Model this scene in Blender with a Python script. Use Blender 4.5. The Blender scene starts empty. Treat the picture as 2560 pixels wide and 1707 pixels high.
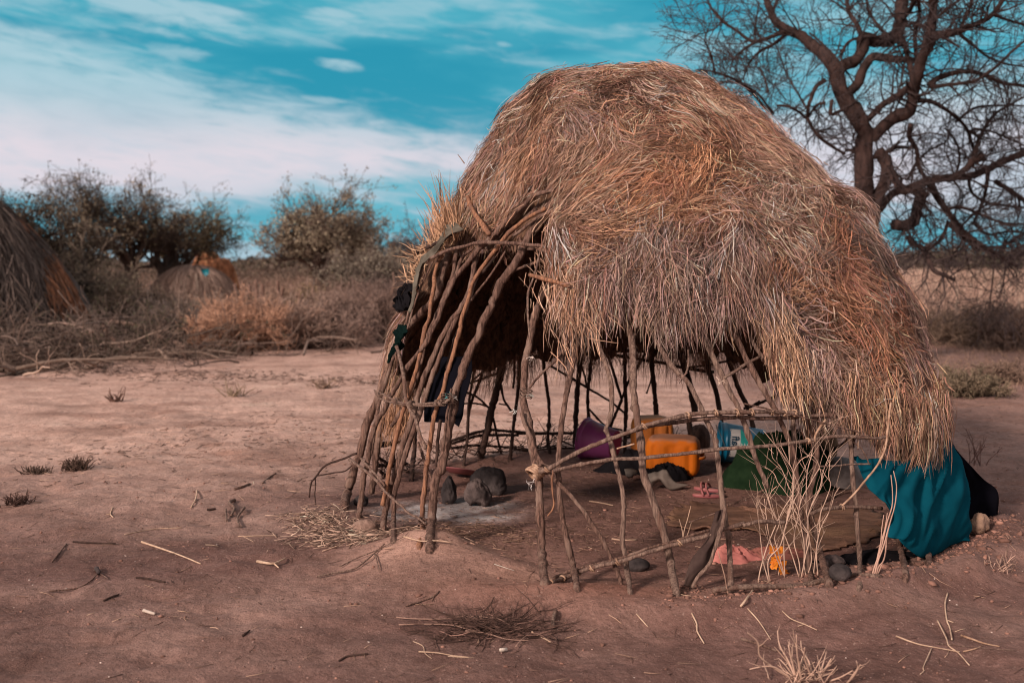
import bpy, math, random
import numpy as np
from mathutils import Vector, Matrix
rnd = random.Random(7)
rs = np.random.RandomState(11)
SC = bpy.context.scene
COL = SC.collection
# ------------------------------------------------------------------ camera
F, CU, CV, HV, CH = 2489.0, 1280.0, 853.5, 653.0, 1.5      # focal length and centre in photo pixels, horizon row, eye height
PITCH = math.atan((CV - HV) / F)
cam_d = bpy.data.cameras.new('camera'); cam = bpy.data.objects.new('camera', cam_d); COL.objects.link(cam)
cam.location = (0, 0, CH); cam.rotation_euler = (math.radians(90) - PITCH, 0, 0)
cam_d.lens = 35; cam_d.sensor_width = 36; cam_d.clip_start = 0.1; cam_d.clip_end = 3000
cam_d.dof.use_dof = True; cam_d.dof.focus_distance = 5.0; cam_d.dof.aperture_fstop = 2.0
SC.camera = cam
SC.view_settings.view_transform = 'Standard'; SC.view_settings.look = 'None'
SC.view_settings.gamma = 1; SC.view_settings.exposure = 0.14
SC.render.engine = 'CYCLES'
SC.cycles.use_denoising = True; SC.cycles.filter_width = 1.05
SC.cycles.max_bounces = 6; SC.cycles.diffuse_bounces = 3
# ------------------------------------------------------------------ sun and sky
SUN_EL, SUN_AZ = math.radians(27), math.radians(224)        # azimuth clockwise from +Y: low in the south-west, behind the camera's left shoulder
sd = bpy.data.lights.new('sun', 'SUN'); sun = bpy.data.objects.new('sun', sd); COL.objects.link(sun)
sd.energy = 3.9; sd.angle = math.radians(7); sd.color = (1.0, 0.79, 0.68)
sv = Vector((math.sin(SUN_AZ) * math.cos(SUN_EL), math.cos(SUN_AZ) * math.cos(SUN_EL), math.sin(SUN_EL)))
sun.rotation_euler = sv.to_track_quat('Z', 'Y').to_euler(); sun.location = sv * 40
W = bpy.data.worlds.new('World'); SC.world = W; W.use_nodes = True

class NT:
    def __init__(s, tree): s.t = tree; s.n = tree.nodes; s.l = tree.links
    def new(s, typ, **kw):
        n = s.n.new(typ)
        for k, v in kw.items(): setattr(n, k, v)
        return n
    def put(s, sock, v):
        if isinstance(v, bpy.types.NodeSocket): s.l.new(v, sock)
        elif v is not None: sock.default_value = v
    def m(s, op, a, b=None, c=None, clamp=False):
        n = s.new('ShaderNodeMath', operation=op, use_clamp=clamp)
        s.put(n.inputs[0], a); s.put(n.inputs[1], b); s.put(n.inputs[2], c)
        return n.outputs[0]
    def mr(s, v, a, b, c=0.0, d=1.0, smooth=True):
        n = s.new('ShaderNodeMapRange', interpolation_type='SMOOTHSTEP' if smooth else 'LINEAR')
        s.put(n.inputs[0], v); s.put(n.inputs[1], a); s.put(n.inputs[2], b); s.put(n.inputs[3], c); s.put(n.inputs[4], d)
        return n.outputs[0]
    def mix(s, f, a, b, mode='MIX'):
        n = s.new('ShaderNodeMixRGB', blend_type=mode)
        s.put(n.inputs[0], f)
        for i, v in ((1, a), (2, b)):
            s.put(n.inputs[i], v if isinstance(v, bpy.types.NodeSocket) else (*v, 1))
        return n.outputs[0]
    def noise(s, vec, scale, detail=4, rough=0.55, dist=0.0, w=None):
        n = s.new('ShaderNodeTexNoise')
        s.put(n.inputs['Vector'], vec); n.inputs['Scale'].default_value = scale
        n.inputs['Detail'].default_value = detail; n.inputs['Roughness'].default_value = rough; n.inputs['Distortion'].default_value = dist
        return n.outputs[0]
    def comb(s, x, y, z=0.0):
        n = s.new('ShaderNodeCombineXYZ'); s.put(n.inputs[0], x); s.put(n.inputs[1], y); s.put(n.inputs[2], z)
        return n.outputs[0]
    def curve(s, v, lo, hi, pts, vmax):
        n = s.new('ShaderNodeFloatCurve'); cv = n.mapping.curves[0]
        P = [((a - lo) / (hi - lo), b / vmax) for a, b in pts]
        cv.points[0].location = P[0]; cv.points[1].location = P[-1]
        for p in P[1:-1]: cv.points.new(*p)
        n.mapping.update()
        s.put(n.inputs[1], s.mr(v, lo, hi, 0.0, 1.0, False))
        return s.m('MULTIPLY', n.outputs[0], vmax)

w = NT(W.node_tree); w.n.clear()
tc = w.new('ShaderNodeTexCoord'); sp = w.new('ShaderNodeSeparateXYZ'); w.l.new(tc.outputs['Generated'], sp.inputs[0])
azd = w.m('MULTIPLY', w.m('ARCTAN2', sp.outputs[0], sp.outputs[1]), 57.2958)
eld = w.m('MULTIPLY', w.m('ARCSINE', sp.outputs[2]), 57.2958)
v1 = w.comb(w.m('MULTIPLY', azd, 0.05), w.m('MULTIPLY', eld, 0.22), 3.1)
n_big = w.noise(v1, 1.4, 5, 0.5, 0.3)
v2 = w.comb(w.m('MULTIPLY', azd, 0.16), w.m('MULTIPLY', w.m('ADD', eld, w.m('MULTIPLY', azd, 0.12)), 0.75), 7.7)
n_fine = w.noise(v2, 1.6, 7, 0.6, 0.4)
nn = w.m('SUBTRACT', n_fine, 0.5)
nb = w.m('SUBTRACT', n_big, 0.5)
top = w.curve(azd, -40, 40, [(-40, 14), (-27, 12.3), (-22, 11.0), (-17, 9.7), (-13.5, 8.9), (-8, 8.0), (-2, 7.3), (5, 7.2), (15, 9.0), (27, 9.9), (40, 10)], 20)
bot = w.curve(azd, -40, 40, [(-40, 3), (-27, 3.0), (-16, 3.2), (-11, 4.2), (-6, 4.5), (5, 4.5), (15, 3.2), (27, 1.8), (40, 1.5)], 20)
upm = w.mr(w.m('ADD', w.m('SUBTRACT', top, eld), w.m('MULTIPLY', nn, 6.0)), -1.3, 1.9)
lom = w.mr(w.m('ADD', w.m('SUBTRACT', eld, bot), w.m('MULTIPLY', nn, 3.5)), -0.9, 1.1)
bank = w.m('MULTIPLY', w.m('MULTIPLY', upm, lom), w.mr(w.m('ADD', n_big, w.m('MULTIPLY', nn, 0.5)), 0.26, 0.56, 0.66, 1.0))
def patch(a, e, wa, he, s, tilt=0.0):
    x = w.m('DIVIDE', w.m('SUBTRACT', azd, a), wa)
    y = w.m('DIVIDE', w.m('SUBTRACT', w.m('SUBTRACT', eld, e), w.m('MULTIPLY', w.m('SUBTRACT', azd, a), tilt)), he)
    d = w.m('ADD', w.m('MULTIPLY', x, x), w.m('MULTIPLY', y, y))
    return w.m('MULTIPLY', w.mr(w.m('ADD', w.m('SUBTRACT', 1.0, d), w.m('MULTIPLY', nn, 4.0)), 0.0, 1.1), s)
mask = bank
for p in [(-18.6, 12.9, 5.5, 1.35, 0.85, -0.12), (-10.0, 13.3, 2.2, 0.7, 0.75, 0.05), (-9.8, 10.8, 1.8, 0.4, 0.85, -0.12), (-10.6, 8.9, 1.5, 0.3, 0.6, -0.1),
          (-18.2, 11.0, 2.0, 0.5, 0.6, -0.1), (-0.4, 12.0, 0.6, 0.2, 0.5, -0.1), (-8, 14.9, 6, 0.5, 0.8, 0.0), (-26, 14.6, 3, 0.35, 0.35, 0), (10, 12.0, 3, 0.4, 0.3, 0.1)]:
    mask = w.m('MAXIMUM', mask, patch(*p))
wisps = w.mr(w.m('ADD', n_fine, w.m('MULTIPLY', nb, 0.9)), 0.44, 0.78, 0.0, 0.58)
mask = w.m('MAXIMUM', mask, wisps)
nis = w.new('ShaderNodeTexSky', sky_type='NISHITA'); nis.sun_disc = False
nis.sun_elevation = SUN_EL; nis.sun_rotation = SUN_AZ
teal = w.mix(w.mr(n_big, 0.35, 0.65), (0.10, 2.75, 4.0), (0.65, 3.9, 5.0))
teal = w.mix(w.mr(eld, 10.0, 2.0, 0.0, 0.42), teal, (1.6, 4.8, 6.0))
blue = w.mix(0.94, nis.outputs[0], teal)
ccol = w.mix(w.mr(eld, 5.5, 10.0), (6.9, 6.3, 6.9), (3.9, 5.7, 6.4))
ccol = w.mix(w.mr(n_fine, 0.35, 0.7, 0.0, 0.35), ccol, (3.4, 5.2, 6.2))
skyc = w.mix(mask, blue, ccol)
# beyond the view: warm cloud added overhead and behind the camera as fill light
away = w.m('MAXIMUM', w.mr(eld, 19, 42), w.mr(sp.outputs[1], 0.30, -0.2))
skyc = w.mix(w.m('MULTIPLY', away, 0.85), skyc, w.mix(n_big, (5.6, 4.3, 4.1), (7.0, 5.5, 5.1)))
bg = w.new('ShaderNodeBackground'); w.l.new(skyc, bg.inputs[0]); bg.inputs[1].default_value = 0.1
wo = w.new('ShaderNodeOutputWorld'); w.l.new(bg.outputs[0], wo.inputs[0])

# ------------------------------------------------------------------ photo pixel helpers (used only to measure where things stand)
TILE = {'s': (0, 0, 1.0), 'v': (0, 0, 1 / 1.0884), 1: (840, 440, 3.92), 2: (760, 820, 3.92), 3: (760, 1120, 3.92), 4: (1300, 700, 3.92), 5: (1300, 1060, 3.92),
        6: (1860, 960, 3.92), 7: (1720, 0, 2.8), 8: (1860, 1200, 3.92), 9: (0, 380, 3.92), 10: (500, 380, 3.92), 11: (0, 700, 3.92),
        12: (2160, 560, 3.92), 13: (960, 1400, 2.94), 14: (1760, 1400, 2.94), 15: (0, 1000, 2.218)}
def S(*segs):
    out = []
    for t, pts in segs:
        ox, oy, k = TILE[t]
        out += [(ox + x / k, oy + y / k) for x, y in pts]
    return out
cp, sp_ = math.cos(PITCH), math.sin(PITCH)
def ray(u, v):
    x = (u - CU) / F; y = -(v - CV) / F
    return np.array([x, cp + y * sp_, y * cp - sp_])        # y component = forward
def at(u, v, Y):
    d = ray(u, v); k = Y / d[1]
    return np.array([d[0] * k, Y, CH + d[2] * k])
def mpp(Y): return Y / F                                     # metres per photo pixel at distance Y

def hsh(ix, iy, seed):
    h = (ix.astype(np.int64) * 374761393 + iy.astype(np.int64) * 668265263 + seed * 1274126177) & 0xffffffff
    h = ((h ^ (h >> 13)) * 1274126177) & 0xffffffff
    return ((h ^ (h >> 16)) & 0xffff) / 65535.0
def vnoise(x, y, seed=0):
    x = np.asarray(x, float); y = np.asarray(y, float)
    ix, iy = np.floor(x), np.floor(y); fx, fy = x - ix, y - iy
    fx = fx * fx * (3 - 2 * fx); fy = fy * fy * (3 - 2 * fy)
    a, b, c, d = hsh(ix, iy, seed), hsh(ix + 1, iy, seed), hsh(ix, iy + 1, seed), hsh(ix + 1, iy + 1, seed)
    return (a * (1 - fx) + b * fx) * (1 - fy) + (c * (1 - fx) + d * fx) * fy - 0.5
def fbm(x, y, seed=0, oct=4, g=0.5):
    s, a = 0, 1.0
    for i in range(oct):
        s = s + a * vnoise(x * 2 ** i + 17.3 * i, y * 2 ** i - 9.1 * i, seed + i); a *= g
    return s

# ------------------------------------------------------------------ the hut's shape
HC = (0.85, 6.20)
_T = np.array([-180, -174.5, -142, -113.2, -93.3, -63.6, -50, -27.4, 0, 40, 79, 105, 128, 155, 180])
_R = np.array([1.88, 1.86, 1.66, 1.76, 1.75, 1.60, 1.70, 1.75, 1.67, 1.69, 1.76, 1.80, 1.80, 1.86, 1.88])
def R0(th):
    th = (np.asarray(th, float) + 180) % 360 - 180
    return sum(np.interp((th + d + 180) % 360 - 180, _T, _R) for d in (-6, 0, 6)) / 3
ZT = 2.695
PL = np.array([(0, ZT), (.14, ZT - .012), (.26, 2.64), (.355, 2.575), (.47, 2.44), (.54, 2.265), (.615, 1.98), (.70, 1.64), (.79, 1.30), (.865, .95), (.91, .71), (.965, .35), (1, 0)])
PR = np.array([(0, ZT), (.06, ZT - .015), (.13, 2.645), (.23, 2.55), (.345, 2.40), (.475, 2.21), (.60, 2.01), (.70, 1.81), (.765, 1.60), (.83, 1.36), (.895, 1.08), (.955, .72), (.978, .42), (.985, 0)])
def resamp(P, n=80):
    s = np.concatenate([[0], np.cumsum(np.hypot(*(np.diff(P, axis=0) * [1.8, 1]).T))]); q = np.linspace(0, s[-1], n)
    r, z = np.interp(q, s, P[:, 0]), np.interp(q, s, P[:, 1])
    for _ in range(3):
        r[1:-1] = (r[:-2] + 2 * r[1:-1] + r[2:]) / 4; z[1:-1] = (z[:-2] + 2 * z[1:-1] + z[2:]) / 4
    return r, z
rL, zL = resamp(PL); rR, zR = resamp(PR)
tt = np.linspace(0, 1, 80)
def chart(th, t):
    """point on the dome at azimuth th (degrees) and fraction t of the way from the apex to the ground"""
    wgt = (1 + np.cos(np.radians(th))) / 2
    wgt = wgt * wgt * (3 - 2 * wgt) * .5 + wgt * .5
    r = np.interp(t, tt, rL) * (1 - wgt) + np.interp(t, tt, rR) * wgt
    z = np.interp(t, tt, zL) * (1 - wgt) + np.interp(t, tt, zR) * wgt
    return r * R0(th), z
def dome(th, t, off=0.0):
    r, z = chart(th, t); r2, z2 = chart(th, np.clip(np.asarray(t) + .02, 0, 1)); r1, z1 = chart(th, np.clip(np.asarray(t) - .02, 0, 1))
    dr, dz = r2 - r1, z2 - z1; L = np.hypot(dr, dz) + 1e-9
    nr, nz = -dz / L, dr / L
    a = np.radians(th)
    rr = r + off * nr
    return np.stack([HC[0] + rr * np.cos(a), HC[1] + rr * np.sin(a), z + off * nz], -1)
_th = np.arange(-180, 181, 3.0); _z = np.linspace(0, ZT, 120)
RT = np.zeros((len(_th), len(_z)))
for i, a in enumerate(_th):
    r, z = chart(a, tt); RT[i] = np.interp(_z, z[::-1], r[::-1])
def Rz(th, z):
    th = (np.asarray(th) + 180) % 360 - 180
    fi = (th + 180) / 3; i = np.clip(fi.astype(int), 0, len(_th) - 2); f = fi - i
    fz = np.clip(np.asarray(z) / ZT, 0, 1) * (len(_z) - 1); j = np.clip(fz.astype(int), 0, len(_z) - 2); g = fz - j
    return (RT[i, j] * (1 - g) + RT[i, j + 1] * g) * (1 - f) + (RT[i + 1, j] * (1 - g) + RT[i + 1, j + 1] * g) * f
_Y = np.arange(3.6, 8.8, .01)
def hit(u, v, off=0.0, far=False):
    d = ray(u, v); k = _Y / d[1]; X = d[0] * k; Z = CH + d[2] * k
    dx, dy = X - HC[0], _Y - HC[1]; r = np.hypot(dx, dy); th = np.degrees(np.arctan2(dy, dx))
    Fv = r - (Rz(th, Z) + off) + np.where(Z > ZT + off, 2.0, 0)
    ins = np.where(Fv < 0)[0]
    i = int(np.argmin(Fv)) if len(ins) == 0 else int(ins[-1] if far else ins[0])
    return np.array([X[i], _Y[i], Z[i]])

# ------------------------------------------------------------------ the ground's shape
def sstep(a, b, x): t = np.clip((x - a) / (b - a), 0, 1); return t * t * (3 - 2 * t)
def hgt(x, y):
    x = np.asarray(x, float); y = np.asarray(y, float)
    dx, dy = x - HC[0], y - HC[1]; r = np.hypot(dx, dy); th = np.degrees(np.arctan2(dy, dx)); R = R0(th)
    near = np.exp(-((y - 5) / 9.0) ** 2)
    h = fbm(x * .5, y * .5, 3, 3) * .05 + fbm(x * 2.3, y * 2.3, 5, 3) * .022 + (fbm(x * 9, y * 9, 9, 3) * .013 + np.minimum(0, fbm(x * 4.5, y * 5.5, 13, 2) + .12) * .05) * near
    h = h * (0.22 + .78 * sstep(R * 1.06, R * 1.30, r))
    arc = sstep(-150, -120, th) * sstep(5, -35, th)
    h = h + arc * np.exp(-((r - R - .34) / .15) ** 2) * (.055 + .03 * sstep(-120, -60, th) * (1 + 1.4 * fbm(x * 5, y * 5, 21, 3)))
    h = h + .13 * np.exp(-(((x + .44) / .27) ** 2 + ((y - 5.0) / .26) ** 2)) + .075 * np.exp(-(((x + .12) / .26) ** 2 + ((y - 4.72) / .16) ** 2)) + .05 * np.exp(-(((x - .35) / .35) ** 2 + ((y - 4.38) / .14) ** 2))
    h = h - .03 * sstep(R, R * .8, r)
    h = h + .04 * np.exp(-(((x + 1.08) / .25) ** 2 + ((y - 5.75) / .22) ** 2))
    return h
def ground(u, v, lift=0.0):
    d = ray(u, v)
    if d[2] > -1e-3: d[2] = -1e-3
    k = np.linspace((.30 - CH) / d[2], (-.15 - CH) / d[2], 400); x, y, z = d[0] * k, d[1] * k, CH + d[2] * k; g = hgt(x, y)
    i = int(np.argmax(z < g)); return np.array([x[i], y[i], g[i] + lift])

# ------------------------------------------------------------------ mesh helpers
class MB:
    def __init__(s): s.V = []; s.Q = []; s.T = []; s.n = 0; s.C = []; s.has = False
    def add(s, V, Q=None, T=None, c=None):
        V = np.asarray(V, float).reshape(-1, 3)
        if Q is not None and len(Q): s.Q.append(np.asarray(Q).reshape(-1, 4) + s.n)
        if T is not None and len(T): s.T.append(np.asarray(T).reshape(-1, 3) + s.n)
        s.V.append(V); s.n += len(V)
        if c is not None: s.has = True
        s.C.append(np.broadcast_to(np.array([.3, .2, .15]) if c is None else np.asarray(c, float), (len(V), 3)))
        return s
    def mesh(s, name, smooth=True):
        me = bpy.data.meshes.new(name)
        V = np.concatenate(s.V); Q = np.concatenate(s.Q) if s.Q else np.zeros((0, 4), int); T = np.concatenate(s.T) if s.T else np.zeros((0, 3), int)
        lv = np.concatenate([Q.ravel(), T.ravel()]); nf = len(Q) + len(T)
        st = np.concatenate([np.arange(len(Q)) * 4, len(Q) * 4 + np.arange(len(T)) * 3])
        me.vertices.add(len(V)); me.vertices.foreach_set('co', V.ravel().astype(np.float32))
        me.loops.add(len(lv)); me.loops.foreach_set('vertex_index', lv.astype(np.int32))
        me.polygons.add(nf); me.polygons.foreach_set('loop_start', st.astype(np.int32))
        me.polygons.foreach_set('use_smooth', np.full(nf, smooth))
        me.update(calc_edges=True); me.validate()
        if s.has:
            a = me.color_attributes.new('tint', 'FLOAT_COLOR', 'POINT')
            C = np.concatenate(s.C); a.data.foreach_set('color', np.concatenate([C, np.ones((len(C), 1))], 1).ravel().astype(np.float32))
        return me
    def build(s, name, mat, parent=None, smooth=True, origin=None):
        if origin is not None:
            s.V = [v - np.asarray(origin) for v in s.V]
        o = bpy.data.objects.new(name, s.mesh(name, smooth)); COL.objects.link(o)
        if mat is not None: o.data.materials.append(mat)
        if origin is not None: o.location = Vector(origin)
        if parent is not None: o.parent = parent
        return o
def norm(a): return a / (np.linalg.norm(a, axis=-1, keepdims=True) + 1e-12)
def tubes(mb, P, R, sides=3, c=None, cap=True):
    """P (n,k,3) centre lines, R (n,k) radii: n tubes at once"""
    P = np.asarray(P, float); R = np.asarray(R, float); n, k, _ = P.shape
    if n == 0: return
    T = norm(np.gradient(P, axis=1))
    mean = norm(P[:, -1] - P[:, 0] + 1e-6)
    ref = np.cross(mean, norm(rs.normal(size=(n, 3)))); ref = norm(ref)[:, None, :]
    A = norm(np.cross(T, ref)); B = np.cross(T, A)
    ang = np.arange(sides) * 2 * math.pi / sides
    V = P[:, :, None, :] + R[:, :, None, None] * (A[:, :, None, :] * np.cos(ang)[None, None, :, None] + B[:, :, None, :] * np.sin(ang)[None, None, :, None])
    idx = np.arange(n * k * sides).reshape(n, k, sides)
    a = idx[:, :-1, :]; b = np.roll(a, -1, axis=2); d = idx[:, 1:, :]; e = np.roll(d, -1, axis=2)
    Q = np.stack([a, b, e, d], -1).reshape(-1, 4)
    Tr = None
    if sides == 3 and cap: Tr = np.concatenate([idx[:, -1, :], idx[:, 0, ::-1]])
    cc = None
    if c is not None: cc = np.repeat(np.broadcast_to(np.asarray(c, float), (n, 3)), k * sides, axis=0)
    mb.add(V.reshape(-1, 3), Q, Tr, cc)
def capped(mb, P, R, sides=8, c=None, rough=0.0):
    """one smooth pole with rounded ends and slight lumps"""
    P = np.asarray(P, float); k = len(P); R = np.broadcast_to(np.asarray(R, float), (k,)).copy()
    T = norm(np.gradient(P, axis=0)); ref = norm(np.cross(norm(P[-1] - P[0] + 1e-6), np.array([.3, .9, .2]))); A = norm(np.cross(T, ref)); B = np.cross(T, A)
    ang = np.arange(sides) * 2 * math.pi / sides
    lump = 1 + rough * rs.normal(size=(k, sides)) + rough * np.convolve(rs.normal(size=k + 4), np.ones(5) / 2.2, 'valid')[:, None]
    V = P[:, None, :] + (R[:, None] * lump)[:, :, None] * (A[:, None, :] * np.cos(ang)[None, :, None] + B[:, None, :] * np.sin(ang)[None, :, None])
    idx = np.arange(k * sides).reshape(k, sides); a = idx[:-1]; b = np.roll(a, -1, 1); d = idx[1:]; e = np.roll(d, -1, 1)
    Q = np.stack([a, b, e, d], -1).reshape(-1, 4)
    V = np.concatenate([V.reshape(-1, 3), [P[0] - T[0] * R[0] * .4], [P[-1] + T[-1] * R[-1] * .4]]); n0, n1 = k * sides, k * sides + 1
    Tr = [(idx[0][(i + 1) % sides], idx[0][i], n0) for i in range(sides)] + [(idx[-1][i], idx[-1][(i + 1) % sides], n1) for i in range(sides)]
    mb.add(V, Q, Tr, c)
def crom(P, step):
    """Catmull-Rom through points P (m,d), resampled about every step"""
    P = np.asarray(P, float)
    if len(P) < 2: return P
    E = np.concatenate([[2 * P[0] - P[1]], P, [2 * P[-1] - P[-2]]]); out = []
    for i in range(len(P) - 1):
        p0, p1, p2, p3 = E[i:i + 4]; n = max(2, int(np.linalg.norm((p2 - p1)[:3]) / step) + 1); t = np.linspace(0, 1, n, endpoint=False)[:, None]
        out.append(.5 * ((2 * p1) + (-p0 + p2) * t + (2 * p0 - 5 * p1 + 4 * p2 - p3) * t ** 2 + (-p0 + 3 * p1 - 3 * p2 + p3) * t ** 3))
    out.append(P[-1:]); return np.concatenate(out)
def ribbons(mb, P, Wd, c):
    P = np.asarray(P); n, k, _ = P.shape
    T = norm(np.gradient(P, axis=1)); A = norm(np.cross(T, norm(rs.normal(size=(n, 1, 3)))))
    h = (Wd / 2)[:, None, None] * A; prof = np.ones(k); prof[-1] = .25; h = h * prof[None, :, None]
    V = np.stack([P - h, P + h], 2); idx = np.arange(n * k * 2).reshape(n, k, 2)
    Q = np.stack([idx[:, :-1, 0], idx[:, :-1, 1], idx[:, 1:, 1], idx[:, 1:, 0]], -1).reshape(-1, 4)
    mb.add(V.reshape(-1, 3), Q, None, np.repeat(np.broadcast_to(c, (n, 3)), k * 2, axis=0))
def quads(mb, Cn, size, c, aspect=.55):
    n = len(Cn); a = norm(rs.normal(size=(n, 3))); b = norm(np.cross(a, rs.normal(size=(n, 3))))
    s = (np.broadcast_to(size, (n,)) * rs.uniform(.6, 1.3, n))[:, None]
    V = np.stack([Cn - a * s, Cn + b * s * aspect, Cn + a * s, Cn - b * s * aspect], 1).reshape(-1, 3)
    mb.add(V, np.arange(n * 4).reshape(n, 4), None, np.repeat(np.broadcast_to(c, (n, 3)), 4, axis=0))
def kids(P, R, m, lenf, ang=(30, 70), k=5, wig=.25, up=0.0, rf=.6, lo=.25, minlen=0):
    """m child branches on each parent strand"""
    n, kp, _ = P.shape; i = np.repeat(np.arange(n), m); N = len(i)
    t = rs.uniform(lo, .98, N) * (kp - 1); j = t.astype(int); f = (t - j)[:, None]
    j = np.minimum(j, kp - 2)
    base = P[i, j] * (1 - f) + P[i, j + 1] * f; tan = norm(P[i, j + 1] - P[i, j]); r = (R[i, j] * (1 - f[:, 0]) + R[i, j + 1] * f[:, 0]) * rf
    L = np.linalg.norm(np.diff(P, axis=1), axis=-1).sum(1)[i] * lenf * rs.uniform(.55, 1.25, N); L = np.maximum(L, minlen)
    perp = norm(np.cross(tan, rs.normal(size=(N, 3)))); a = np.radians(rs.uniform(*ang, N))[:, None]
    d = tan * np.cos(a) + perp * np.sin(a); pts = [base]
    for q in range(k - 1):
        d = norm(d + wig * rs.normal(size=(N, 3)) + np.array([0, 0, up])); pts.append(pts[-1] + d * (L / (k - 1))[:, None])
    return np.stack(pts, 1), r[:, None] * np.linspace(1, .35, k)[None, :]

# ------------------------------------------------------------------ tags
def tag(o, label=None, cat=None, group=None, kind=None):
    for k, v in (('label', label), ('category', cat), ('group', group), ('kind', kind)):
        if v: o[k] = v
    return o
def empty(name, loc, label, cat, group=None):
    o = bpy.data.objects.new(name, None); COL.objects.link(o); o.location = Vector(loc); o.empty_display_size = .2
    bpy.context.view_layer.update()
    return tag(o, label, cat, group)
def under(o, root):
    """parent o to root keeping world coordinates"""
    o.parent = root; o.matrix_parent_inverse = Matrix.Translation(root.location).inverted(); return o

# ------------------------------------------------------------------ materials
def mat(name, c1, c2=None, scale=8.0, rough=.9, bump=.3, bscale=None, stretch=None, attr=False, spec=.2, dist=.02, c3=None):
    m = bpy.data.materials.new(name); m.use_nodes = True; t = NT(m.node_tree); b = t.n['Principled BSDF']
    tcn = t.new('ShaderNodeTexCoord'); vec = tcn.outputs['Object']
    if stretch:
        mp = t.new('ShaderNodeMapping'); mp.inputs['Scale'].default_value = stretch; t.l.new(vec, mp.inputs['Vector']); vec = mp.outputs[0]
    c2 = c2 or tuple(x * .6 for x in c1)
    n1 = t.noise(vec, scale, 5, .6)
    col = t.mix(t.mr(n1, .35, .65), c1, c2)
    if c3: col = t.mix(t.mr(t.noise(vec, scale * .23, 3, .5), .5, .68), col, c3)
    if attr:
        a = t.new('ShaderNodeAttribute', attribute_name='tint')
        col = t.mix(1.0, a.outputs['Color'], t.mix(t.mr(n1, .3, .7), (1.15, 1.15, 1.15), (.8, .8, .8)), 'MULTIPLY')
    t.l.new(col, b.inputs['Base Color']); b.inputs['Roughness'].default_value = rough
    b.inputs['Specular IOR Level'].default_value = spec
    if bump:
        bn = t.new('ShaderNodeBump'); bn.inputs['Strength'].default_value = bump; bn.inputs['Distance'].default_value = dist
        t.l.new(t.noise(vec, bscale or scale * 3, 6, .65), bn.inputs['Height']); t.l.new(bn.outputs[0], b.inputs['Normal'])
    return m
M = {}
M['bark'] = mat('bark', (.29, .175, .135), (.095, .055, .044), 30, .85, 1.0, 70, (3, 3, .28), c3=(.33, .225, .18), dist=.02)
M['barkgrey'] = mat('weathered_bark', (.38, .265, .21), (.155, .098, .08), 30, .85, 1.0, 70, (3, 3, .28), c3=(.22, .13, .10), dist=.02)
M['barkdark'] = mat('dark_bark', (.075, .045, .036), (.035, .021, .018), 14, .9, .5, 50, (3, 3, .6), dist=.01)  # darker bark tone for back wall poles, rafters and some sticks
M['barkorange'] = mat('peeled_bark', (.40, .20, .115), (.17, .085, .055), 26, .8, .9, 60, (3, 3, .25), c3=(.20, .11, .08), dist=.01)
M['strip'] = mat('bark_strip', (.50, .34, .24), (.30, .18, .12), 30, .8, .3)
M['tree'] = mat('tree_bark', (.070, .043, .038), (.026, .017, .016), 5, .95, .8, 18, (2, 2, .7), dist=.03)
M['twig'] = mat('twig_tint', (.2, .14, .11), scale=20, bump=0, attr=True)
M['straw'] = mat('straw', (.4, .3, .2), scale=60, bump=0, attr=True, rough=.75, spec=.25)
M['mat'] = mat('matted_straw', (.24, .135, .085), (.10, .055, .037), 30, .95, .9, 90, (1.5, 1.5, .5), dist=.03)  # under-straw, darkened so the gaps between straws read as shade
# ------------------------------------------------------------------ THE SETTING: one sheet of ground
def axis(a, b, d0, far, g):
    mid = np.arange(a, b, d0); o = []; s = d0; x = b
    while x < far: o.append(x); s *= g; x += s
    lo = []; s = d0; x = a
    while x > -far: s *= g; x -= s; lo.append(x)
    return np.concatenate([lo[::-1], mid, o])
gx = axis(-3.6, 4.6, .024, 900, 1.045)
gy = np.concatenate([[-300, -120, -50, -20, -8, -3, -1, 0, .8, 1.6], np.arange(2.2, 9.2, .024)]); s, y = .024, 9.2
while y < 1500: gy = np.append(gy, y); s *= 1.03; y += s
X, Yg = np.meshgrid(gx, gy); Z = hgt(X, Yg)
Z = Z * np.exp(-np.maximum(0, np.hypot(X, Yg) - 25) / 40)
ny, nx = X.shape; idx = np.arange(nx * ny).reshape(ny, nx)
gb = MB(); 
sandc = np.array([.55, .375, .31]); redc = np.array([.185, .108, .092]); dark = np.array([.15, .075, .06]); ash = np.array([.46, .43, .43]); floorc = np.array([.225, .128, .106])
dx, dy = X - HC[0], Yg - HC[1]; r = np.hypot(dx, dy); th = np.degrees(np.arctan2(dy, dx)); RR = R0(th)
m1 = np.clip(sstep(4.6, 8.4, Yg + .8 * fbm(X * .5, Yg * .5, 31, 3)) * 1.0 + .5 * fbm(X * .8, Yg * 1.6, 33, 4), 0, 1)  # soil variation, plus vignette darkening towards the camera painted into the colour
m1 = m1 * (1 - .75 * sstep(1.6, 3.4, X))
C = redc * (1 - m1[..., None]) + sandc * m1[..., None]
f = sstep(RR + .05, RR - .15, r)[..., None]; C = C * (1 - f) + floorc * f
mo = np.maximum(np.exp(-(((X + .40) / .42) ** 2 + ((Yg - 4.95) / .34) ** 2)), .8 * np.exp(-(((X - .05) / .45) ** 2 + ((Yg - 4.55) / .20) ** 2)))[..., None]; C = C * (1 - mo) + np.array([.50, .315, .25]) * mo
rp = np.exp(-(((X - .35) / .55) ** 2 + ((Yg - 4.35) / .2) ** 2))[..., None] * .8; C = C * (1 - rp) + np.array([.33, .165, .12]) * rp
ac = ground(*S((3, [(1650, 620)]))[0]); ac2 = ground(*S((3, [(1050, 640)]))[0])
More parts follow.
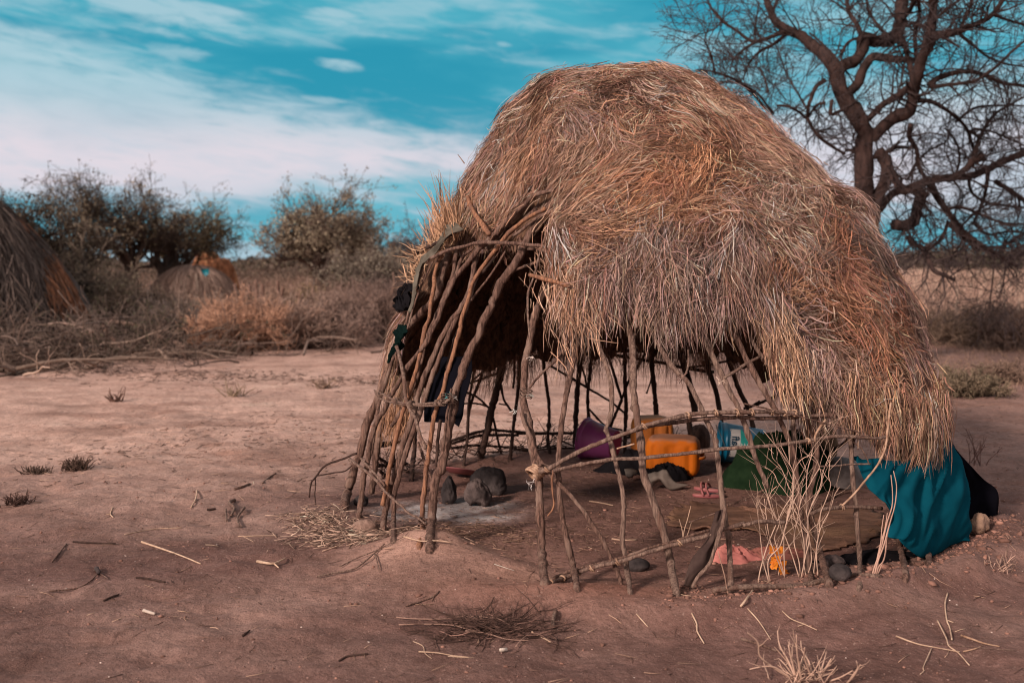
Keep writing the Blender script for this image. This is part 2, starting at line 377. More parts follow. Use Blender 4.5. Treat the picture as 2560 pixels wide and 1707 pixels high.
am = np.exp(-(((X - ac[0]) / .27) ** 2 + ((Yg - ac[1]) / .30) ** 2) ** 1.5) + .8 * np.exp(-(((X - ac2[0]) / .22) ** 2 + ((Yg - ac2[1]) / .26) ** 2) ** 1.5)
am = np.clip(am * (1 + 1.8 * fbm(X * 7, Yg * 7, 41, 4)), 0, 1)[..., None]; C = C * (1 - am) + ash * am
lm = np.clip(1.6 * fbm(X * 1.1, Yg * 3.0, 51, 5) - .15, 0, .55)[..., None] * sstep(6.2, 7.5, Yg)[..., None]; C = C * (1 - lm) + np.array([.26, .15, .115]) * lm
C = C * (1 + .24 * fbm(X * 2.2, Yg * 2.2, 61, 4) + .12 * fbm(X * 8, Yg * 8, 63, 4))[..., None]
far = sstep(12, 30, Yg)[..., None]; C = C * (1 - far) + np.array([.40, .255, .205]) * far
gb.add(np.stack([X, Yg, Z], -1), np.stack([idx[:-1, :-1], idx[:-1, 1:], idx[1:, 1:], idx[1:, :-1]], -1), None, np.clip(C, .02, .6).reshape(-1, 3))
gm = bpy.data.materials.new('soil'); gm.use_nodes = True; t = NT(gm.node_tree); b = t.n['Principled BSDF']
a = t.new('ShaderNodeAttribute', attribute_name='tint'); tcn = t.new('ShaderNodeTexCoord'); vec = tcn.outputs['Object']
n1 = t.noise(vec, 22, 8, .68); n2 = t.noise(vec, 3.2, 6, .6); n3 = t.noise(vec, 130, 3, .7)
col = t.mix(1.0, a.outputs['Color'], t.mix(t.mr(n1, .32, .68), (.80, .79, .78), (1.15, 1.15, 1.15)), 'MULTIPLY')
col = t.mix(1.0, col, t.mix(t.mr(n2, .35, .62), (.86, .83, .82), (1.08, 1.08, 1.08)), 'MULTIPLY')
col = t.mix(t.mr(n3, .58, .68, 0, .75), col, (.09, .05, .04)); n4 = t.noise(vec, 75, 4, .7); col = t.mix(t.mr(n4, .58, .70, 0, .45), col, (.58, .42, .35))
t.l.new(col, b.inputs['Base Color']); b.inputs['Roughness'].default_value = .95; b.inputs['Specular IOR Level'].default_value = .12
bn = t.new('ShaderNodeBump'); bn.inputs['Strength'].default_value = .9; bn.inputs['Distance'].default_value = .035
bn2 = t.new('ShaderNodeBump'); bn2.inputs['Strength'].default_value = .8; bn2.inputs['Distance'].default_value = .014
t.l.new(t.noise(vec, 9, 8, .62, .4), bn.inputs['Height']); t.l.new(t.noise(vec, 60, 6, .7), bn2.inputs['Height']); t.l.new(bn.outputs[0], bn2.inputs['Normal']); t.l.new(bn2.outputs[0], b.inputs['Normal'])
tag(gb.build('ground', gm), 'trampled reddish sandy soil around the grass hut', 'ground', kind='structure')
# ------------------------------------------------------------------ THE HUT
hut = empty('grass_hut', (HC[0], HC[1], 0), 'large domed hut of straw over a bare pole frame, open at the front', 'hut')
# lower edge of the thatch, as azimuth -> height
ed = S(('v', [(1085, 545), (1140, 560), (1190, 545), (1228, 490), (1252, 445), (1262, 500), (1262, 560), (1262, 620), (1290, 700), (1305, 740), (1345, 730), (1400, 685), (1440, 672), (1500, 725), (1560, 735),
              (1610, 745), (1650, 700), (1700, 690), (1740, 720), (1765, 800), (1800, 880), (1860, 935), (1960, 950), (2030, 985), (2090, 1000), (2140, 985)]))
EP = []
for u, v in ed:
    p = hit(u, v); EP.append((math.degrees(math.atan2(p[1] - HC[1], p[0] - HC[0])), p[2]))
EP = sorted([((a if a < 0 else a - 360) if a > 90 or a < 0 else a, z) for a, z in EP])
lo_a = EP[0][0]
EP = [(-190, .80), (-179, .86), (-174, 1.20), (-168, 1.62)] + [e for e in EP if e[0] > -164] + [(8, .46), (30, .50), (45, .62), (60, .80), (90, .80), (120, .80), (140, .72), (160, .62), (170, .80)]
EP.sort(); _ea = np.array([e[0] for e in EP]); _ez = np.array([e[1] for e in EP])
def zE(th):
    th = (np.asarray(th, float) + 190) % 360 - 190
    return np.interp(th, _ea, _ez)
def tE(th):
    th = np.atleast_1d(np.asarray(th, float)); out = np.zeros(th.shape); ze = zE(th); T = np.linspace(0, 1, 60)
    zz = np.stack([chart(th, np.full(th.shape, q))[1] for q in T], 0)
    for i in np.ndindex(th.shape):
        out[i] = np.interp(-ze[i], -zz[(slice(None),) + i], T)
    return out
_tq = np.arange(-190, 171, 1.5); _te = tE(_tq)
def tEf(th): return np.interp((np.asarray(th, float) + 190) % 360 - 190, _tq, _te)
OPEN = S((1, [(2190, 130), (2080, 120), (1960, 160), (1800, 300), (1620, 500), (1400, 560), (1240, 500), (1150, 440), (1010, 560), (880, 720), (800, 900), (740, 1100), (690, 1300), (640, 1500), (600, 1700), (2000, 1700), (2010, 1300), (2090, 1000), (2095, 700), (2130, 400)]))
OA = np.array([hit(u, v) for u, v in OPEN]); OA = np.stack([np.degrees(np.arctan2(OA[:, 1] - HC[1], OA[:, 0] - HC[0])), OA[:, 2]], -1); OA[:, 0] = np.where(OA[:, 0] > 90, OA[:, 0] - 360, OA[:, 0])
def in_opening(P):
    a = np.degrees(np.arctan2(P[..., 1] - HC[1], P[..., 0] - HC[0])); a = np.where(a > 120, a - 360, a); z = P[..., 2]; ins = np.zeros(a.shape, bool)
    for i in range(len(OA)):
        (x1, y1), (x2, y2) = OA[i - 1], OA[i]; c_ = ((y1 > z) != (y2 > z)) & (a < (x2 - x1) * (z - y1) / (y2 - y1 + 1e-9) + x1); ins ^= c_
    return ins
def lump(th, t):
    a = np.radians(th); x = np.cos(a) * t * 3; y = np.sin(a) * t * 3
    return .075 * fbm(x * 2 + 5, y * 2, 71, 4) + .04 * np.abs(fbm(x * 4.3, y * 4.3, 75, 3)) - .06 + .06 * sstep(-68, -60, th) * sstep(-24, -36, th) * sstep(.40, .47, t) + .03 * sstep(-130, -122, th) * sstep(-62, -70, th) * sstep(.44, .50, t)
# matted under-layer: outer and inner skins closed along the ragged edge
nth, nt = 260, 90
TH = np.linspace(-180, 180, nth, endpoint=False); q = np.linspace(0.0, 1, nt)[:, None]
te = tEf(TH)[None, :] - .006 + .012 * rs.normal(size=(1, nth)); Tm = np.maximum(q * te, .003); THm = np.broadcast_to(TH[None, :], Tm.shape)
outer = dome(THm, Tm, lump(THm, Tm) - .01 * q ** 4); inner = dome(THm, Tm * .995, lump(THm, Tm) - .075 + .02 * rs.normal(size=Tm.shape))
sh = MB(); n = nt * nth; idx = np.arange(n).reshape(nt, nth); nx_ = np.roll(idx, -1, 1)
Q = np.stack([idx[:-1], idx[1:], nx_[1:], nx_[:-1]], -1).reshape(-1, 4); Q2 = Q[:, ::-1] + n
rim = np.stack([idx[-1], idx[-1] + n, nx_[-1] + n, nx_[-1]], -1)
sh.add(np.concatenate([outer.reshape(-1, 3), inner.reshape(-1, 3)]), np.concatenate([Q, Q2, rim]))
under(sh.build('thatch_backing', M['mat']), hut)

# straw, laid as clumps that each have a place, a direction, a tone
def straws(mb, c_th, c_t, phi, col, ncl, spread, fan, Ls, off0, wd=(.0020, .0038), k=4, wig=.12, lift=.02, hang=.25, off_rand=.02, trim=True):
    """ncl straws per clump; phi = degrees away from straight down the slope"""
    nC = len(c_th); i = np.repeat(np.arange(nC), ncl); N = len(i)
    r, _ = chart(c_th, np.maximum(c_t, .12)); r = r[i]
    th = c_th[i] + np.degrees(rs.normal(size=N) * spread / r); t = c_t[i] + rs.normal(size=N) * spread / 2.9
    ph = np.radians(phi[i] + fan * rs.normal(size=N)); L = rs.uniform(*Ls, N)
    off = (off0[i] + np.abs(rs.normal(size=N)) * off_rand) * np.clip(c_t[i] / .2, .3, 1); dh = L / (k - 1)
    pts = []; t = np.abs(t); bend = rs.normal(size=N) * .05
    for q in range(k):
        rr, _z2 = chart(th, np.maximum(t, .10))
        over = np.clip((t - tEf(th)) / .05, 0, 1)
        o = off + lump(th, t) + lift * np.clip(c_t[i] * 3 - .3, 0, 1) * (q / (k - 1)) ** 2 * rs.uniform(-.5, 1.2, N) - .02 * over
        pts.append(dome(th, np.clip(t, 0, .99), o))
        ph = ph * (1 - .30 * over) + bend + wig * rs.normal(size=N)
        th = th + np.degrees(np.sin(ph) * dh / rr); t = t + np.cos(ph) * dh / 3.55
    P = np.stack(pts, 1)
    tend = t - tEf(th)
    keep = (tend < hang * rs.uniform(.15, 1, N) / 3.0) & ~((in_opening(P).sum(1) >= rs.choice([1, 1, 1, 2], N)) & trim)
    cc = col[i] * np.array([.80, .745, .745]) * np.exp(rs.normal(size=(N, 1)) * .32) * (1 + .06 * rs.normal(size=(N, 3)))
    ribbons(mb, P[keep], rs.uniform(*wd, N)[keep], np.clip(cc[keep], .02, .56))
PAL = np.array([(.46, .32, .245), (.37, .235, .17), (.53, .385, .30), (.28, .165, .115), (.40, .315, .275), (.43, .245, .155), (.19, .105, .072)])
def sample(n, lo, hi, tmax=1.0, tmin=0.0, holes=None):
    out = []
    while len(out) < n:
        th, t = rs.uniform(lo, hi), rs.uniform(tmin, 1.0)
        if t > tEf(th) * tmax or rs.rand() > chart(th, t)[0] / 2.0 + .05: continue
        if holes is not None and float(fbm(np.cos(math.radians(th)) * t * 7, np.sin(math.radians(th)) * t * 7, 131, 3)) < holes: continue
        out.append((th, t))
    return np.array(out).T
def tones(th, t):
    z = chart(th, t)[1]; n = len(th); ci = rs.choice(7, n, p=[.27, .25, .13, .14, .06, .08, .07]); c = PAL[ci].copy()
    def blend(msk, colr, s): c[msk] = c[msk] * (1 - s) + np.array(colr) * s * np.array([1, 1, 1.08])
    blend((th > -112) & (th < -72) & (z > 1.75) & (z < 2.35) & (rs.rand(n) < .55), (.54, .28, .155), .62)
    blend((th > -58) & (th < -22) & (z > .95) & (z < 1.65) & (rs.rand(n) < .6), (.40, .19, .105), .7)
    blend((th > -110) & (th < -62) & (z > .95) & (z < 1.62) & (rs.rand(n) < .6), (.38, .29, .24), .7)
    blend((th > -40) & (th < 70) & (z > .9) & (rs.rand(n) < .8), (.43, .325, .265), .75)
    blend((z < 1.0) & (th > -60) & (rs.rand(n) < .7), (.52, .33, .20), .7)
    return c
tb = MB()
# camera side, messy
th, t = sample(700, -178, -28, holes=-.20)
z = chart(th, t)[1]
sig = np.where(z < zE(th) + .40, 16, 55)
straws(tb, th, t, rs.normal(size=len(th)) * sig, tones(th, t) * np.exp(rs.normal(size=(len(th), 1)) * .40), 90, .048, 14, (.07, .20), rs.uniform(-.05, .06, len(th)), hang=.10, lift=.025)
th, t = sample(420, -175, -26, holes=-.24)
straws(tb, th, t, rs.normal(size=len(th)) * 55, tones(th, t) * np.exp(rs.normal(size=(len(th), 1)) * .30) * 1.05, 34, .09, 36, (.06, .18), rs.uniform(.008, .03, len(th)), hang=.05, lift=.045, wd=(.0024, .0052), wig=.22)
# thick broken stalks lying every way
th, t = sample(420, -118, 10)
straws(tb, th, t, rs.normal(size=420) * 70, tones(th, t) * 1.15, 3, .03, 40, (.05, .16), rs.uniform(.015, .05, 420), hang=.02, lift=.03, wd=(.0045, .0075), wig=.45, k=4)
# top
th, t = sample(80, -180, 180, .22, .05)
straws(tb, th, t, rs.normal(size=len(th)) * 60, tones(th, t) * .9, 60, .09, 20, (.08, .2), rs.uniform(-.03, .0, len(th)), lift=0, wig=.05, off_rand=.01)
# combed right slope
th, t = sample(420, -42, 66)
straws(tb, th, t, rs.normal(size=len(th)) * 7 + 3, tones(th, t) * np.exp(rs.normal(size=(len(th), 1)) * .20), 95, .085, 6, (.14, .34), rs.uniform(-.015, .022, len(th)), hang=.14, lift=.006, wig=.04)
# back and left, sparser
th, t = sample(330, 60, 188)
straws(tb, th, t, rs.normal(size=len(th)) * 25, tones(th, t), 50, .10, 12, (.2, .4), rs.uniform(-.02, .02, len(th)), hang=.15)
th = rs.uniform(-172, -118, 130); t = tEf(th) - rs.uniform(-.01, .17, 130)
straws(tb, th, t, rs.normal(size=130) * 16 + 14, tones(th, t) * .72, 60, .05, 14, (.08, .20), rs.uniform(-.045, -.02, 130), hang=.14, trim=False, off_rand=.012)  # straw over the doorway, its shade painted in as a darker tone
# hanging fringe along the edge
def fringe(lo, hi, n, ncl, hang, Ls, tone=1.0, offr=(-.06, .02), sg=9):
    th = rs.uniform(lo, hi, n); t = tEf(th) - rs.uniform(.0, .06, n)
    straws(tb, th, t, rs.normal(size=n) * sg, tones(th, t) * tone * np.exp(rs.normal(size=(n, 1)) * .3), ncl, .028, 7, Ls, rs.uniform(*offr, n), hang=hang, lift=.02, wig=.06, off_rand=.025)
fringe(-126, -66, 150, 50, .34, (.08, .24), offr=(-.03, .045)); fringe(-66, -50, 40, 40, .25, (.10, .26), offr=(-.03, .045)); fringe(-52, 5, 150, 60, .50, (.10, .28), 1.05, offr=(-.03, .045)); fringe(5, 70, 60, 45, .5, (.12, .3))
fringe(-150, -128, 40, 30, .10, (.08, .2), .8); fringe(66, 188, 150, 34, .55, (.15, .40), .8)
# bundles that run their own way across the front: (photo line, half-width, straws, colour, length)
for pts, wd_, nst, colr, L, lift in [
        ([(1590, 330), (1570, 390), (1530, 430), (1475, 480)], .085, 800, (.60, .27, .13), .26, .05),
        ([(1640, 310), (1590, 350), (1560, 400)], .08, 400, (.56, .29, .16), .24, .05),
        ([(1330, 545), (1400, 525), (1480, 505), (1570, 480), (1680, 478)], .035, 520, (.60, .37, .23), .36, .07),
        ([(1265, 520), (1330, 470), (1400, 420), (1440, 390)], .06, 380, (.46, .31, .22), .34, .05),
        ([(1330, 620), (1400, 590), (1500, 575)], .06, 330, (.33, .19, .12), .30, .04),
        ([(1270, 560), (1300, 640), (1320, 740)], .075, 520, (.44, .28, .19), .30, .04),
        ([(1780, 600), (1850, 565), (1940, 590), (1985, 680)], .09, 900, (.42, .185, .09), .24, .05),
        ([(1790, 680), (1850, 650), (1930, 690)], .06, 380, (.50, .26, .14), .24, .06),
        ([(1760, 690), (1790, 780), (1815, 880)], .055, 650, (.60, .40, .26), .26, .06),
        ([(1600, 180), (1700, 260), (1800, 370), (1900, 500), (1990, 610)], .10, 1800, (.45, .335, .27), .40, .02),
        ([(1560, 170), (1660, 255), (1760, 370), (1840, 480)], .06, 800, (.50, .35, .26), .40, .03),
        ([(1290, 210), (1240, 300), (1180, 400)], .10, 500, (.42, .25, .16), .30, .03),
        ([(1420, 190), (1400, 260), (1330, 330)], .10, 500, (.44, .31, .23), .30, .03),
        ([(1900, 820), (1960, 870), (2040, 900)], .09, 500, (.36, .27, .23), .26, .04)]:
    W3 = crom(np.array([hit(u, v, .0) for u, v in S(('v', pts))]), .03); nW = len(W3)
    i = rs.randint(0, nW, nst); jit = rs.normal(size=(nst, 3)) * wd_; st = W3[i] + jit
    dirs = norm(np.gradient(W3, axis=0)); P = []; cur = st; d = norm(dirs[i] + .34 * rs.normal(size=(nst, 3))); Ln = rs.uniform(.35, 1.0, nst) * L * .62
    base_off = rs.uniform(.0, lift, nst)
    for qk in range(5):
        dxy = cur[:, :2] - HC; thc = np.degrees(np.arctan2(dxy[:, 1], dxy[:, 0])); zc = np.clip(cur[:, 2], .05, 2.73)
        Rc = Rz(thc, zc) + base_off + .01; rc = np.hypot(dxy[:, 0], dxy[:, 1]); s_ = np.where(zc < 2.45, Rc / np.maximum(rc, .05), 1.0)
        TQ = np.linspace(0, .6, 60); RQ, ZQ = zip(*[chart(thc, np.full(nst, q_)) for q_ in TQ]); RQ, ZQ = np.array(RQ), np.array(ZQ); iq = np.argmin(np.abs(RQ - rc[None]), 0); zs = ZQ[iq, np.arange(nst)] + base_off * .5 - .01
        hi_ = zc > 2.15; P.append(np.stack([HC[0] + dxy[:, 0] * np.where(hi_, 1, s_), HC[1] + dxy[:, 1] * np.where(hi_, 1, s_), np.where(hi_, zs, zc)], -1))
        j = np.minimum(i + int(qk * 2), nW - 1); d = norm(d + .15 * dirs[j] + .17 * rs.normal(size=(nst, 3))); cur = P[-1] + d * (Ln / 4)[:, None]
    ribbons(tb, np.stack(P, 1), rs.uniform(.0022, .0040, nst), np.clip((np.array(colr) * .55 + tones(np.full(nst, -80.), np.full(nst, .3)) * .45) * np.exp(rs.normal(size=(nst, 1)) * .32), .02, .8))
# stiff stalks that stand off the left shoulder
a0 = S((1, [(1180, 470), (1080, 560), (980, 640), (880, 690), (800, 800), (770, 930), (740, 1040)]))
base = crom(np.array([hit(u, v, .0) for u, v in a0]), .02)
def spray(n, i0, i1, dvec, sg, L, colr, wd=(.003, .006), bend=.10):
    i = rs.randint(int(len(base) * i0), max(int(len(base) * i1), 1), n); P = [base[i] + rs.normal(size=(n, 3)) * np.array([.035, .10, .03]) + np.array([.03, 0, -.03])]
    d = norm(np.array(dvec) + sg * rs.normal(size=(n, 3))); Ln = rs.uniform(*L, n)
    for _ in range(4): P.append(P[-1] + d * (Ln / 4)[:, None]); d = norm(d + bend * rs.normal(size=(n, 3)))
    ribbons(tb, np.stack(P, 1), rs.uniform(*wd, n), np.clip(np.array(colr) * np.exp(rs.normal(size=(n, 1)) * .25), .02, .8))
spray(420, 0, .55, (-.12, 0, 1.0), .26, (.08, .28), (.52, .32, .20)); spray(60, 0, .4, (-.1, 0, 1.0), .25, (.25, .42), (.44, .27, .17))
spray(220, .45, 1, (-.55, 0, .5), .45, (.04, .14), (.52, .33, .21)); spray(60, .5, 1, (-.6, 0, -.1), .45, (.08, .16), (.58, .40, .27), bend=.35)
L1 = []
for pr in [((2225, 95), (2352, 330)), ]:
    pass
for (x0, y0), (x1, y1) in [((980, 0), (1045, 190)), ((1120, -10), (1290, 165)), ((885, 190), (1000, 420)), ((640, 385), (830, 640)), ((1290, 165), (1190, 260)), ((920, -100), (1020, 90)), ((1115, -300), (1260, -120))]:
    (u0, v0), (u1, v1) = S((1, [(x0, y0), (x1, y1)])); Yb = hit(u1, v1)[1]
    L1.append(crom(np.array([at(u1, v1, Yb), at((u0 + u1) / 2 + 1.5, (v0 + v1) / 2, Yb - .02), at(u0, v0, Yb - .05)]), 1)[:3])
tubes(tb, np.array([x[:3] for x in L1]), np.tile(np.linspace(.004, .002, 3), (len(L1), 1)), 4, (.40, .25, .17))
px_ = S((2, [(780, 780), (850, 770), (930, 800), (1000, 760), (1080, 700)])); hb_ = crom(np.array([hit(u, v, -.16) for u, v in px_]), .01); i_ = rs.randint(0, len(hb_), 320); P = [hb_[i_] + rs.normal(size=(320, 3)) * .025]; d = norm(np.array([-.12, 0, -1.0]) + .14 * rs.normal(size=(320, 3)))
for _ in range(4): P.append(P[-1] + d * rs.uniform(.03, .07, (320, 1))); d = norm(d + .07 * rs.normal(size=(320, 3)))
ribbons(tb, np.stack(P, 1), rs.uniform(.0022, .004, 320), np.clip(np.array((.36, .20, .12)) * np.exp(rs.normal(size=(320, 1)) * .3), .02, .6))
# straws poking off the right-hand flank
th = rs.uniform(-22, 10, 200); t = rs.uniform(.55, .98, 200) * tEf(th)
P0 = dome(th, t, .01); d = norm(np.stack([np.full(200, .35), rs.normal(size=200) * .3, -.8 + .5 * rs.normal(size=200)], -1)); Pp = [P0]
for _ in range(4): Pp.append(Pp[-1] + d * .035); d = norm(d + .2 * rs.normal(size=(200, 3)))
ribbons(tb, np.stack(Pp, 1), rs.uniform(.003, .005, 200), (.5, .34, .24))
under(tb.build('thatch', M['straw']), hut)

# ------------------------------------------------------------------ poles of the frame
def run(segs, off=-.05, far=False, base=False, offs=None, Y=None, bury=.14):
    px = S(*segs); n = len(px); out = []
    for i, (u, v) in enumerate(px):
        o = off if offs is None else offs[0] + (offs[1] - offs[0]) * i / (n - 1)
        if Y is not None: p = at(u, v, Y[0] + (Y[1] - Y[0]) * i / (n - 1))
        else:
            if offs is None and not far and off <= 0:
                z_ = hit(u, v, o, far)[2]; o = o - .08 * float(np.clip((z_ - .85) / .4, 0, 1))
            p = hit(u, v, o, far)
        g = ground(u, v)
        if p[2] < g[2] or (not far and p[1] > g[1]): p = g.copy()
        out.append(p)
    if base:
        g = ground(*px[-1]); bad = [i for i in range(n) if abs(out[i][2] - float(hgt(out[i][0], out[i][1]))) < .012]
        if bad and bad[0] > 0:
            i0 = bad[0] - 1; Y0_, v0_ = out[i0][1], px[i0][1]
            for i in range(i0 + 1, n - 1): out[i] = at(px[i][0], px[i][1], Y0_ + (g[1] - Y0_) * (px[i][1] - v0_) / (px[-1][1] - v0_ + 1e-6))
        dv = out[-2] - g; dv = dv / (np.linalg.norm(dv) + 1e-9)
        out[-1] = g; out.append(g + np.array([0, .03, -bury]))
    return np.array(out)
def pole(P, r, m='bark', name='pole', taper=1.0, rough=.05, sides=9, parent=None, step=.022, r1=None):
    """r in photo pixels at the pole's own distance"""
    Yd = P[:, 1].mean(); C3 = crom(P, step); k = len(C3); R = np.linspace(r, r1 if r1 is not None else r, k) * mpp(Yd)
    for _ in range(int(rs.poisson(k * step * 2.2))):
        s0 = rs.uniform(.04, .96) * k; R = R * (1 + rs.uniform(.15, .40) * np.exp(-((np.arange(k) - s0) / .55) ** 2))
    R = R * (1 + .05 * np.sin(np.arange(k) * rs.uniform(.3, .8) + rs.uniform(0, 6)))
    C3 = C3 + rs.normal(size=(k, 3)) * R.mean() * .08
    b = MB(); capped(b, C3, R, sides, None, rough)
    o = under(b.build(name, M[m]), hut); return o, C3
def wrap(C3, frac, rad, turns=3, r=.0032, m='strip', host=None, name='binding', slant=.35, width=.03):
    i = int(np.clip(frac * (len(C3) - 1), 1, len(C3) - 2)); c = C3[i]; T = norm(C3[i + 1] - C3[i - 1])
    A = norm(np.cross(T, np.array([.2, .3, .9]))); B = np.cross(T, A); k = int(turns * 12); a = np.linspace(0, turns * 2 * math.pi, k)[:, None]
    P = c + rad * (A * np.cos(a) + B * np.sin(a)) + T * (np.linspace(-width / 2, width / 2, k)[:, None] + slant * rad * np.sin(a)) + rs.normal(size=(k, 3)) * .0008
    b = MB(); capped(b, P, r, 5, None, .08); o = b.build(name, M[m])
    if host is not None:
        o.parent = host; o.matrix_parent_inverse = (Matrix.Translation(hut.location)).inverted() if False else Matrix.Identity(4)
    return o
# --- front wall
pole(run([(1, [(2160, 700), (2145, 830), (2120, 1000), (2050, 1120), (1990, 1260), (1940, 1400)]), (4, [(120, 480), (90, 640), (50, 800), (38, 1000), (35, 1200), (75, 1350), (110, 1550)]), (5, [(130, 250), (165, 440)])], offs=(-.10, .0)), 8, r1=11)
kp, kc = pole(run([(5, [(180, 520), (190, 700), (200, 900), (215, 1250), (238, 1568)])], off=0, base=True), 11)
pole(run([(4, [(20, 1300), (50, 1420), (110, 1540)]), (5, [(140, 250), (200, 360), (340, 545), (500, 700), (640, 880), (740, 1030), (830, 1180), (900, 1330), (960, 1460), (985, 1568)])], off=.02, base=True), 5.5, name='brace')
pole(run([(4, [(600, 520), (560, 650), (510, 850), (470, 1050), (430, 1250), (400, 1480)]), (5, [(378, 300), (380, 560), (392, 750), (420, 950), (470, 1180), (520, 1380), (562, 1630)])], off=-.04, base=True), 7, r1=7.5)
pole(run([(4, [(690, 380), (740, 520), (790, 680), (850, 850), (890, 1000), (900, 1150), (890, 1320), (850, 1440)]), (5, [(840, 60), (890, 180), (930, 340), (980, 540), (1015, 760), (1012, 960), (1000, 1130), (1030, 1280), (1050, 1430), (1080, 1660)])], off=-.02, base=True), 5.5, 'barkgrey', r1=7)
pole(run([(4, [(765, 545), (850, 430), (910, 280), (937, 120)])], off=-.02), 2.6, name='side_branch')
pole(run([(4, [(950, 100), (985, 260), (1015, 370), (1080, 520), (1110, 740), (1112, 900), (1110, 1050), (1130, 1250), (1160, 1450)]), (5, [(1170, 60), (1190, 280), (1210, 480), (1280, 680), (1350, 880), (1400, 1050), (1440, 1200), (1480, 1380), (1530, 1680)])], off=-.04, base=True), 8.5, 'barkgrey', r1=10)
pole(run([(4, [(1060, 190), (1200, 350), (1280, 480), (1360, 640), (1450, 790), (1540, 900), (1630, 980), (1720, 1130), (1800, 1320), (1880, 1480)]), (5, [(1900, 100), (1930, 250), (1950, 430), (1970, 640), (1992, 830), (2020, 1000), (2045, 1100), (2055, 1300), (2070, 1650)])], off=-.01, base=True), 5.5, 'barkgrey', r1=8)
pole(run([(4, [(1740, 360), (1790, 480), (1840, 620), (1900, 780), (1980, 930), (2050, 1080), (2130, 1230), (2200, 1400)]), (6, [(85, 640), (150, 820), (235, 1010)])], off=-.03), 8, 'barkgrey', r1=6)
pole(run([(4, [(1960, 200), (2010, 320), (2080, 440), (2130, 580), (2210, 760), (2290, 900), (2352, 1020)]), (6, [(250, 160), (310, 260), (370, 380), (430, 520), (475, 650), (500, 800), (515, 930), (530, 1060), (560, 1300)]), (8, [(600, 560), (640, 860), (660, 1020)])], off=-.02, base=True), 7.5, r1=7)
pole(run([(4, [(2120, 180), (2190, 380), (2260, 560), (2352, 720)]), (6, [(270, -160), (420, 20), (470, 200), (485, 420), (490, 600), (500, 800)])], off=-.05), 5, 'barkgrey')
pole(run([(6, [(540, -120), (570, 60), (600, 240), (640, 370), (690, 500), (715, 650), (700, 850), (655, 1010), (640, 1150)]), (8, [(650, 340), (690, 480), (740, 680), (800, 900), (842, 1050)])], off=-.03, base=True), 7, r1=8.5)
pole(run([(6, [(970, 250), (990, 350), (1020, 480), (1050, 620), (1060, 850), (1080, 1050), (1100, 1200)]), (8, [(1105, 400), (1120, 560), (1135, 760), (1135, 960), (1130, 1070)])], off=.0, base=True), 6, 'barkgrey')
pole(run([(6, [(1190, 300), (1290, 560), (1370, 740), (1440, 1000)]), (8, [(1500, 500), (1540, 700), (1580, 920)])], off=-.05, base=True), 7.5)
pole(run([(6, [(1580, 420), (1620, 550), (1700, 720), (1760, 1000)]), (8, [(1800, 500), (1810, 830)])], off=-.06, base=True), 7)
pole(run([(6, [(1850, 330), (1870, 430), (1890, 580), (1940, 900)]), (8, [(2000, 300), (2030, 640)])], off=-.07, base=True), 8)
pole(run([(6, [(1700, 470), (1740, 600), (1735, 720)])], off=-.02), 2.2, name='side_branch')
